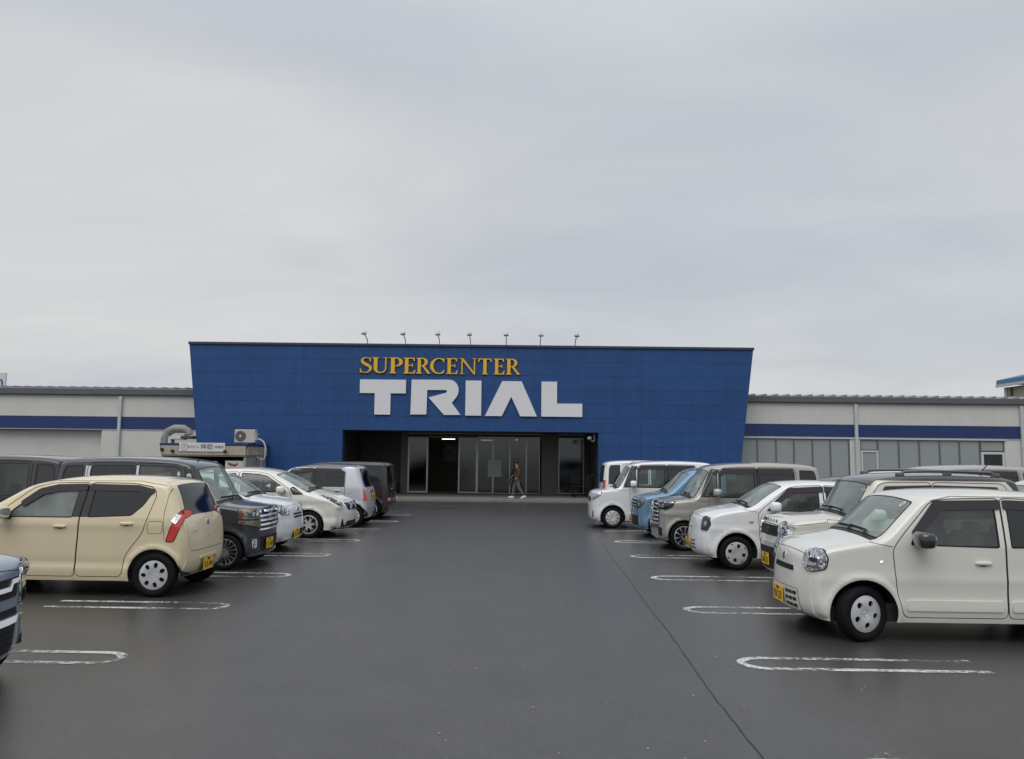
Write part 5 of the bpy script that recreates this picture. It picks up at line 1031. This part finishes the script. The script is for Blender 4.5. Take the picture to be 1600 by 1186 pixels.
for s in (-1, 1):
    m = MB(); m.box((s*20.2, WY+.055, 3.06), (18.2, .13, .53)); m.build('blue_band', BLUED, store); m = MB(); m.box((s*20.2, WY+.04, 2.785), (18.2, .14, .02)); m.build('band_trim', WHITEF, store)
    m = MB(); m.box((s*20.4, WY-.06, 4.385), (18.6, .18, .26), bev=.02); m.build('gutter', GUT, store)
    m = MB(); m.box((s*20.4, WY+5.0, 4.40), (18.6, 9.6, .16)); m.build('roof_deck', ROOFM, store)
    m = MB(); m.box((s*20.2, WY+5.3, 2.1), (18.0, 9.5, 4.2)); m.build('wing_core', mat('wing_core', (.2, .2, .19), .8), store)
rib = None
for s in (-1, 1):
    for k in range(38):
        x = s*(11.9+.49*k)
        if rib is None:
            mm = MB(); mm.v = [Vector(p) for p in ((-.2, 0, 0), (.14, 0, .115), (.20, 0, .115), (.23, 0, 0), (-.2, 6, .25), (.14, 6, .365), (.20, 6, .365), (.23, 6, .25))]; mm.f = [[0, 1, 5, 4], [1, 2, 6, 5], [2, 3, 7, 6], [0, 3, 2, 1], [4, 5, 6, 7]]; r0 = mm.build('roof_rib', ROOFM, store); rib = r0.data; r0.location = (x, WY-.04, 4.50)
        else: o = bpy.data.objects.new('roof_rib', rib); COL.objects.link(o); o.parent = store; o.location = (x, WY-.04, 4.50)
for x in (-14.97, 16.36, 23.42, -22.6):
    m = MB(); m.box((x, WY-.07, 2.1), (.13, .11, 4.2), bev=.015); [m.box((x, WY-.07, z), (.15, .13, .03)) for z in (1.2, 2.4, 3.6)]; m.build('downspout', SPOUT, store)
# right-hand window band
wx_ = [11.42, 12.18, 12.97, 13.73, 14.52, 15.28, 16.07]
wing(11.3, 16.1, WY, 0, .9, 2.4); wing(16.1, 22.7, WY, 0, .9, 2.2); wing(22.68, 29.6, WY, 0, 2.775, 2.4); wing(16.09, 16.54, WY, .9, 2.775, .5)
DKF = mat('mullion_grey', (.17, .19, .20), .4, .5); DKP = glassmat('dark_window_glass', (.10, .11, .11), 1.5)
for a, b in zip(wx_[:-1], wx_[1:]): framed(a, b-.004, .92, 2.72, y=WY+.05, nm='window', fw=.025, gm=FROST, fm=DKF)
framed(16.56, 17.29, 2.27, 2.70, y=WY+.05, nm='window', fw=.025, gm=FROST, fm=DKF); framed(16.56, 17.29, .92, 2.25, y=WY+.02, nm='window', fw=.07, gm=FROST, fm=WHITEF)
wx2 = [17.30, 18.19, 19.06, 19.93, 20.77, 21.64]
for a, b in zip(wx2[:-1], wx2[1:]): framed(a, b-.004, .92, 2.72, y=WY+.05, nm='window', fw=.025, gm=FROST, fm=DKF)
framed(21.66, 22.66, 2.27, 2.70, y=WY+.05, nm='window', fw=.03, gm=FROST, fm=DKF); framed(21.66, 22.66, .12, 2.24, y=WY+.02, nm='side_door', fw=.10, gm=mat('dark_doorway', (.022, .02, .024), .3), fm=WHITEF)
m = MB(); m.box((17.1, WY+.03, 2.745), (11.3, .14, .045)); m.build('window_head', WHITEF, store)
# security camera in the entrance corner
t = thing('security_camera', 'white dome security camera hanging in the top right corner of the dark entrance', 'camera', (PIV[0]+5.02, PIV[1]+.30+.105, 2.84), TH)
m = MB(); m.tube([(.10, 0, -.05), (.12, 0, -.32), (.02, -.02, -.36), (-.03, -.04, -.30)], .022, 8); m.build('bracket', WHITEF, t)
m = ellip((.20, .20, .16), c=(-.10, -.06, -.22), e=.9); hd = m.build('dome_housing', WHITEF, t, True); m = ellip((.15, .15, .10), c=(-.10, -.07, -.29), e=1); m.build('dome_glass', GLOSSBLK, hd, True)
# green crate and trolley at the entrance
def world(x, y): c, s = math.cos(TH), math.sin(TH); return (PIV[0]+x*c-y*s, PIV[1]+x*s+y*c)
wxy = world(-3.75, 3.3); t = thing('recycling_bin', 'low green recycling bin beside the left entrance door', 'bin', (*wxy, .12), TH)
m = MB(); m.box((0, 0, .28), (.50, .42, .52), bev=.03); m.build('bin_body', mat('bin_green', (.02, .13, .08), .5), t); m = MB(); m.box((0, 0, .565), (.54, .46, .05), bev=.015); m.build('lid', mat('bin_lid', (.03, .16, .10), .45), t)
wire = mat('wire_dark', (.10, .10, .105), .4, .6)
def trolley(x, y, label, rz):
    wxy = world(x, y); t = thing('shopping_trolley', label, 'trolley', (*wxy, .12), rz)
    m = MB()
    for z in (.45, .6, .75, .88): m.tube([(-.38, -.22, z), (.38, -.26, z), (.38, .26, z), (-.38, .22, z), (-.38, -.22, z)], .006, 5)
    for k in range(7): xx = -.38+.126*k; m.tube([(xx, -.24, .88), (xx, -.2, .44), (xx, .2, .44), (xx, .24, .88)], .004, 4)
    m.build('basket', wire, t); m = MB()
    for s in (-1, 1): m.tube([(.45, s*.24, .98), (.36, s*.24, .86), (.30, s*.22, .2), (-.36, s*.2, .14)], .012, 6)
    m.tube([(.45, -.26, .98), (.45, .26, .98)], .018, 8); m.build('frame', wire, t)
    for a in (-.34, .32):
        for s in (-1, 1): m = MB(); m.lathe([(0, -.015), (.055, -.015), (.06, 0), (.055, .015), (0, .015)], 14, c=(a, s*.2, .062)); m.build('castor', RUB, t)
trolley(4.75, 1.9, 'dark wire shopping trolley in the right corner of the entrance', .2)
# ---- takeaway hut in front of the left end
HX0, HX1, HY0, HY1 = -11.45, -8.28, -2.6, -.15
hx, hy = world((HX0+HX1)/2, (HY0+HY1)/2); hw_, hd_ = HX1-HX0, HY1-HY0
hut = thing('food_hut', 'small cream takeaway hut with a blue roof edge standing against the blue wall', 'hut', (hx, hy, 0), TH)
HC = mat('hut_cream', (.42, .37, .28), .6, noise=(3, .15)); HD = mat('hut_dark', (.02, .018, .018), .7); HG = mat('hut_side', (.33, .32, .29), .6, noise=(2, .12))
m = MB(); m.box((hw_/2-.05, 0, .95), (.09, hd_, 1.9)); m.build('side_wall', HG, hut); m = MB(); m.box((-hw_/2+.05, 0, .95), (.09, hd_, 1.9)); m.build('side_wall', HG, hut)
m = MB(); m.box((0, hd_/2-.05, .95), (hw_-.2, .08, 1.9)); m.build('back_wall', HD, hut); m = MB(); m.box((0, -hd_/2+.3, .45), (hw_-.2, .4, .9), bev=.02); m.build('counter', HC, hut)
for k in range(5): a = -hw_/2+hw_/5*k; m = MB(); m.box((a+hw_/10, -hd_/2-.05, 1.93), (hw_/5-.008, .06, .34)); m.build('fascia_panel', HC, hut)
for k in range(3): m = MB(); m.box((hw_/2+.03, -hd_/2+.40+.8*k, 1.93), (.05, .79, .34)); m.build('fascia_panel', HC, hut)
m = MB(); m.box((0, 0, 2.15), (hw_+.16, hd_+.16, .09), bev=.01); m.build('roof_edge', BLUED, hut); m = MB(); m.box((-.02, 0, 1.86), (hw_-.2, hd_-.1, .05)); m.build('ceiling', HD, hut)
m = MB(); m.box((-.02, -hd_/2-.02, 1.735), (hw_-.05, .05, .06)); m.build('lintel', mat('hut_trim', (.30, .29, .26), .6), hut)
for (x, z, w_, h_, c_, nm) in ((1.15, 1.32, .72, .46, (.55, .55, .54), 'menu_poster'), (.28, 1.35, .42, .36, (.30, .30, .29), 'menu_poster'), (-.75, 1.42, .9, .24, (.24, .24, .23), 'shelf')):
    m = MB(); m.box((x, -hd_/2+.06, z), (w_, .012, h_)); p = m.build(nm, mat('hutitem%.2f' % x, c_, .6), hut)
    if x > .9:
        for (a, b, r, cc) in ((-.12, .08, .07, (.30, .05, .08)), (.0, .06, .06, (.12, .03, .05)), (-.2, .12, .05, (.08, .09, .06)), (.08, .11, .05, (.35, .10, .14)), (-.24, -.10, .04, (.35, .2, .22))):
            m = MB(); m.prism([(x+a+r*math.cos(q)*1.3, z+b+r*math.sin(q)*.7) for q in np.linspace(0, 5.6, 9)], -hd_/2+.046, -hd_/2+.052); m.build('poster_picture', mat('pp%.2f%.2f' % (a, b), cc, .6), p)
# name board with brush lettering
sb = MB(); sb.box((-.05+.0, -hd_/2-.10, 2.05), (1.72, .03, .33), bev=.004); sgn = sb.build('name_board', mat('board_white', (.66, .66, .66), .5), hut)
SIGNINK = mat('sign_ink', (.03, .03, .04), .6); PUR = mat('sign_purple', (.25, .22, .30), .6)
def sgt(s, size, x, m_): me = text_mesh('board_lettering', s, size, m_, .001); o = finish('board_lettering', me, None, sgn); o.rotation_euler = (math.pi/2, 0, 0); o.location = (x, -hd_/2-.118, 2.05)
sgt('ゆきむら', .115, -.38, SIGNINK); sgt('伸助', .24, .13, SIGNINK); sgt('岐東店', .115, .60, SIGNINK)
m = MB(); m.tube([(-.05-.66+.12*math.cos(a), -hd_/2-.118, 2.05+.12*math.sin(a)) for a in np.linspace(.3, 6.0, 22)], [.004+.006*abs(math.sin(k*.3)) for k in range(22)], 5); m.tube([(-.74, -hd_/2-.118, 2.0), (-.72, -hd_/2-.118, 2.10), (-.69, -hd_/2-.118, 2.04), (-.66, -hd_/2-.118, 2.11)], .008, 5); m.build('board_crest', PUR, sgn)
for (x, z) in ((.82, 1.90), (-1.15, 1.90), (-1.55, 1.95)): m = MB(); m.box((x, -hd_/2-.12, z), (.10, .10, .10), bev=.01); m.build('spot_fitting', BLK, hut)
# extractor duct and air conditioner on the hut roof
dx, dy = world(-11.3, -1.9); t = thing('extractor_duct', 'bulky grey metal extractor duct bending over the left end of the hut roof', 'duct', (dx, dy, 0), TH)
DM = mat('galvanised', (.25, .25, .235), .6, .2, noise=(4, .25))
m = MB(); m.tube([(-.16, -.3, 1.72), (-.22, -.3, 1.95), (-.22, -.3, 2.35), (-.14, -.3, 2.62), (.10, -.3, 2.74), (.45, -.3, 2.74), (.62, -.3, 2.66), (.66, -.3, 2.52)], [.165, .175, .175, .17, .165, .16, .15, .16], 12, True); m.build('duct_pipe', DM, t, True)
m = MB(); m.box((.66, -.3, 2.42), (.46, .44, .12), bev=.02); m.build('duct_hood', mat('duct_dark', (.07, .065, .06), .6), t); m = MB(); m.box((.28, -.3, 2.40), (.5, .4, .14), bev=.02); m.box((.0, -.3, 2.30), (.12, .34, .28)); m.build('duct_support', WHITEF, t)
ax_, ay_ = world(-8.72, -1.4); t = thing('air_conditioner', 'boxy beige air conditioner outdoor unit on the hut roof', 'air conditioner', (ax_, ay_, 2.195), TH)
ACM = mat('ac_beige', (.52, .49, .42), .5, noise=(3, .08)); m = MB(); m.box((0, 0, .31), (.80, .30, .52), bev=.02); acb = m.build('casing', ACM, t)
m = MB(); m.lathe([(0, -.165), (.19, -.165), (.21, -.155), (.21, -.148), (0, -.148)], 28, c=(-.16, 0, .31)); m.build('fan_guard', mat('ac_grille', (.10, .10, .10), .6), acb)
m = MB(); [m.tube([(-.16+r*math.cos(a), -.172, .31+r*math.sin(a)) for a in np.linspace(0, 2*math.pi, 21)], .004, 4, False) for r in (.07, .11, .15, .19)]; [m.tube([(-.16+.04*math.cos(a), -.175, .31+.04*math.sin(a)), (-.16+.2*math.cos(a), -.172, .31+.2*math.sin(a))], .003, 4) for a in np.linspace(0, 5.7, 12)]; m.build('fan_wires', mat('ac_wire', (.25, .24, .22), .5), acb)
m = MB(); m.lathe([(0, -.18), (.045, -.18), (.05, -.165), (0, -.165)], 16, c=(-.16, 0, .31)); m.build('fan_hub', WHITEF, acb)
m = MB(); m.box((.42, 0, .28), (.06, .24, .3), bev=.02); m.build('service_cover', ACM, acb)
for x in (-.3, .3): m = MB(); m.box((x, 0, .025), (.06, .34, .05)); m.build('foot', BLK, t)
m = MB(); m.tube([(.44, 0, .20), (.55, 0, .20), (.70, .0, .10), (.78, 0, -.08), (.78, 0, -.45), (.74, 0, -.58), (.64, 0, -.60), (.5, 0, -.52), (.42, 0, -.46)], .028, 8); m.build('insulated_pipe', WHITEF, t, True)
m = MB(); m.tube([(.60, .1, -.55), (.62, .1, -1.2), (.62, .1, -2.1)], .02, 6); m.tube([(.42, -.5, -.35), (.55, -.5, -.36), (.60, .08, -.38), (.62, .1, -.7)], .012, 6); m.build('drain_pipe', WHITEF, t)
# ---- things beyond the store
sx0, sy0 = world(-29.0, 15); t = thing('roadside_sign', 'white signboard with blue letters just above the roof at the left edge', 'sign', (sx0, sy0, 0), TH)
m = MB(); m.box((-1.6, 0, 5.55), (3.6, .12, 1.95), bev=.01); bd = m.build('board', mat('board_white', (.66, .66, .66), .5), t); m = MB(); [m.box((x, 0, 2.3), (.2, .2, 4.6)) for x in (-2.9,)]; m.build('post', GUT, t); m = MB(); m.box((-.3, 0, 2.3), (.2, .2, 4.6)); m.build('post', GUT, t)
me = text_mesh('board_lettering', 'on', .95, mat('sign_blue', (.02, .06, .3), .5), .01, 'RIGHT'); o = finish('board_lettering', me, None, bd); o.rotation_euler = (math.pi/2, 0, 0); o.location = (.12, -.07, 5.98)
t = thing('neighbouring_building', 'cream building with a blue roof beyond the right wing at the right edge', 'building', (34.6, 58, 0), 0)
m = MB(); m.box((10, -11, 3.6), (20, 22, 7.2)); m.build('wall', mat('far_cream', (.42, .39, .32), .7, noise=(.5, .1)), t); m = MB(); m.box((.10, .03, 3.6), (.36, .3, 7.2)); m.build('corner_column', SPOUT, t); m = MB(); m.tube([(-.12, -.7, 0), (-.12, -.7, 7.1)], .09, 8); m.build('downspout', mat('far_brown', (.16, .12, .09), .6), t)
pts = [(-.45, 7.45)]+[(-.4+20.8*k/12, 7.75+1.6*math.sin(math.pi*k/12)) for k in range(13)]+[(20.45, 7.45)]
m = MB(); m.prism(pts, -22.5, .5); m.build('roof', mat('far_blue_roof', (.02, .13, .26), .4, noise=(1, .1)), t); m = MB(); m.box((-.43, -11, 7.33), (.12, 23, .2)); m.build('eaves_trim', SPOUT, t)
# ------------------------------------------------------------------ parked cars
PI = math.pi
def put(spec, nose_x, cy, side, label, res=.045, rear_out=False, group=None, yaw=0, **kw):
    """side R: right-hand row (nose towards the aisle = -x). Root sits at the nose end of the car body"""
    sp = dict(spec); sp.update(kw); L = sp['dim'][0]
    rz = PI if (side == 'R') != rear_out else 0
    if rear_out: x = nose_x - L if side == 'R' and False else (nose_x if False else None)
    # nose_x is the aisle-side end of the car
    if not rear_out: nx = nose_x
    else: nx = nose_x+L if side == 'R' else nose_x-L
    return car(sp, label, 'car', (nx, cy), rz+yaw, res, group)
GR, GL = 'cars parked in the right-hand row', 'cars parked in the left-hand row'
put(ALTO21, 2.80, 8.98, 'R', 'warm white small hatchback with black door mirrors nearest the camera in the right row', .035, group=GR)
put(HUST, 3.43, 11.63, 'R', 'cream white upright car with dark roof, roof rails and round headlights in the right row', .04, group=GR)
put(ALTO14, 2.83, 14.07, 'R', 'bright white small hatchback with square headlights between the dark-roofed car and the silver wagon', .045, group=GR)
put(SPACIA, 2.58, 16.72, 'R', 'warm silver tall wagon with chrome grille and dark alloy wheels in the right row', .05, group=GR)
put(WAGB, 2.48, 19.15, 'R', 'light blue wagon squeezed between the silver wagon and the white tall wagon', .06, group=GR)
put(ROOX, 1.62, 21.52, 'R', 'white tall wagon farthest forward at the far end of the right row', .055, group=GR)
put(NBOX, 2.12, 24.05, 'R', 'white van parked tail outwards behind the white tall wagon, its dark rear window showing', .07, rear_out=True, group=GR, paint=WHT, roof_paint=WHT, wheel='slot9', R=.278, extras=[x_tall_tail], over_door=[], region_mats={}, side_regions=[], plates=[], rear_glass_mat=GL_P)
put(CWAG, -4.0, 5.93, 'L', 'blue-grey wagon cut off by the left edge of the picture, chrome bars in its grille', .045, group=GL)
put(BEIG, -4.31, 10.85, 'L', 'beige rounded small wagon parked tail outwards, nearest whole car on the left', .035, rear_out=True, group=GL)
put(NBOX, -4.25, 13.25, 'L', 'dark grey tall wagon with slatted chrome grille beside the beige car', .045, group=GL)
put(ALTO14, -4.40, 15.45, 'L', 'white small hatchback half hidden between the dark grey wagon and the pearl white hatchback', .05, group=GL, paint=paint('cool_white', (.72, .75, .80)), extras=[x_mira], plates=[('front', -.2, .33, 'y', '26-70')], dim=(3.395, 1.475, 1.49))
put(NOTE, -3.95, 18.26, 'L', 'pearl white long-nosed hatchback with slanting headlights in the left row', .05, group=GL)
put(TWOT, -4.06, 20.95, 'L', 'pale silver small car with a dark roof parked tail outwards in the left row', .055, rear_out=True, group=GL)
put(BOXD, -3.93, 23.5, 'L', 'dark maroon boxy wagon parked tail outwards, farthest car in the left row', .06, rear_out=True, group=GL)
G2R, G2L = 'cars in the second row on the right', 'cars in the second row on the left'
put(NBOX, -7.86, 14.2, 'L', 'black tall wagon in the row behind the beige car at the left edge', .07, rear_out=True, group=G2L, paint=BLACKP, roof_paint=BLACKP, wheel='slot9', R=.278, extras=[x_tall_tail], over_door=[], region_mats={}, side_regions=[], plates=[], dim=(3.395, 1.475, 1.74))
put(WAGB, 7.05, 19.3, 'R', 'white car roof showing between the silver wagon and the dark-roofed car', .08, group=G2R, paint=WHT, pillar_paint=WHT, extras=[], plates=[], dim=(3.395, 1.475, 1.66))
put(ROOX, 7.0, 16.8, 'R', 'grey wagon roof with an aerial showing behind the dark-roofed car with rails', .08, group=G2R, paint=SILG, extras=[], plates=[], dim=(3.6, 1.6, 1.76))
put(NBOX, 6.7, 21.8, 'R', 'dark blue car mostly hidden behind the tail of the silver wagon', .08, group=G2R, paint=NAVYG, roof_paint=NAVYG, wheel='slot9', R=.278, extras=[], over_door=[], region_mats={}, side_regions=[], plates=[], dim=(3.395, 1.475, 1.62), prof=[(u, z*.86) for u, z in WAGB['prof']], cowl=.70, header=1.2, belt=.9, windows=[], visors=[], doors=[], rear_glass=(1.28, .95, .8), hood_z=.72)
put(TWOT, 7.5, 14.2, 'R', 'cream white car roof showing at the right edge behind the rails', .08, group=G2R, paint=CREAM, roof_paint=CREAM, region_mats={}, over_door=[], side_regions=[], extras=[], plates=[], dim=(3.395, 1.475, 1.63))
# ------------------------------------------------------------------ the person on the pavement
def skin(name, chain, m, parent, sub=2):
    """chain: list of (pos, radius, parent index)"""
    me = bpy.data.meshes.new(name); me.from_pydata([c[0] for c in chain], [(c[2], i) for i, c in enumerate(chain) if c[2] is not None], []); o = bpy.data.objects.new(name, me); COL.objects.link(o)
    o.modifiers.new('s', 'SKIN'); sv = me.skin_vertices[0].data
    for i, c in enumerate(chain): r = c[1]; sv[i].radius = (r, r) if not isinstance(r, tuple) else r; sv[i].use_root = i == 0
    u = o.modifiers.new('u', 'SUBSURF'); u.levels = u.render_levels = sub; dg = bpy.context.evaluated_depsgraph_get(); dg.update(); me2 = bpy.data.meshes.new_from_object(o.evaluated_get(dg)); bpy.data.objects.remove(o)
    me2.name = name; me2.materials.clear(); return finish(name, me2, m, parent, smooth=True)
pt = thing('person', 'person in an orange-brown top and grey trousers walking past the glass doors', 'person', (-.42, 32.55, .12), TH); pt.scale = (.94, .94, .94)
SKN = mat('skin', (.25, .15, .10), .6); HAIR = mat('hair_dark', (.012, .01, .009), .6); TOP = mat('top_brown', (.10, .042, .018), .85, noise=(12, .15)); TRS = mat('trousers_grey', (.11, .105, .11), .85, noise=(12, .12)); SHOE = mat('shoe_white', (.62, .62, .60), .6)
# walking towards -x (left), head slightly lowered; body is one continuous surface
body = [((0, 0, .86), .12, None), ((-.01, 0, 1.0), .115, 0), ((-.02, 0, 1.16), .13, 1), ((-.03, 0, 1.30), .12, 2), ((-.04, 0, 1.40), .055, 3), ((-.07, 0, 1.49), .075, 4), ((-.08, 0, 1.57), .085, 5),
        ((-.02, -.17, 1.31), .055, 3), ((.06, -.21, 1.08), .042, 7), ((-.04, -.20, .88), .032, 8), ((-.08, -.20, .80), .03, 9), ((-.03, .17, 1.31), .055, 3), ((-.10, .21, 1.09), .042, 11), ((-.24, .19, .95), .032, 12), ((-.30, .18, .91), .03, 13),
        ((-.02, -.09, .80), .09, 0), ((.06, -.09, .48), .06, 15), ((.28, -.09, .13), .042, 16), ((.22, -.09, .05), .035, 17), ((-.03, .09, .80), .09, 0), ((-.16, .09, .47), .06, 19), ((-.20, .09, .11), .042, 20), ((-.30, .09, .05), .035, 21)]
skin('body', body, SKN, pt)
top = [((0, 0, .84), .155, None), ((-.01, 0, 1.0), .145, 0), ((-.02, 0, 1.16), .15, 1), ((-.03, 0, 1.32), .135, 2), ((-.04, 0, 1.385), .075, 3), ((-.02, -.18, 1.31), .072, 3), ((.06, -.22, 1.08), .058, 5), ((-.03, -.20, .89), .045, 6), ((-.03, .18, 1.31), .072, 3), ((-.10, .22, 1.09), .058, 8), ((-.22, .19, .96), .045, 9)]
skin('jacket', top, TOP, pt)
trs = [((0, 0, .84), .125, None), ((-.02, -.09, .78), .105, 0), ((.06, -.09, .48), .076, 1), ((.27, -.09, .15), .056, 2), ((-.03, .09, .78), .105, 0), ((-.16, .09, .47), .076, 4), ((-.20, .09, .12), .056, 5)]
skin('trousers', trs, TRS, pt)
ellip((.20, .18, .22), c=(-.06, 0, 1.59), e=.9).build('hair', HAIR, pt, True)
for (x, y, rr) in ((.25, -.09, -.35), (-.27, .09, 0)):
    s_ = ellip((.27, .10, .10), e=.75).build('shoe', SHOE, pt, True); s_.location = (x, y, .055 if rr == 0 else .075); s_.rotation_euler = (0, rr, 0)
bg_ = MB(); bg_.box((-.33, .2, .74), (.24, .12, .28), bev=.03); bg_.tube([(-.40, .2, .88), (-.33, .2, .97), (-.26, .2, .88)], .01, 6); bagm = bg_.build('carried_bag', mat('bag_dark', (.03, .03, .035), .7)); tag(bagm, 'dark bag held by the person walking past the doors', 'bag'); bagm.location = (-.42, 32.55, .12); bagm.scale = (.94, .94, .94)
print('objects', len(bpy.data.objects), 'tris', sum(len(p.vertices)-2 for m_ in bpy.data.meshes for p in m_.polygons))
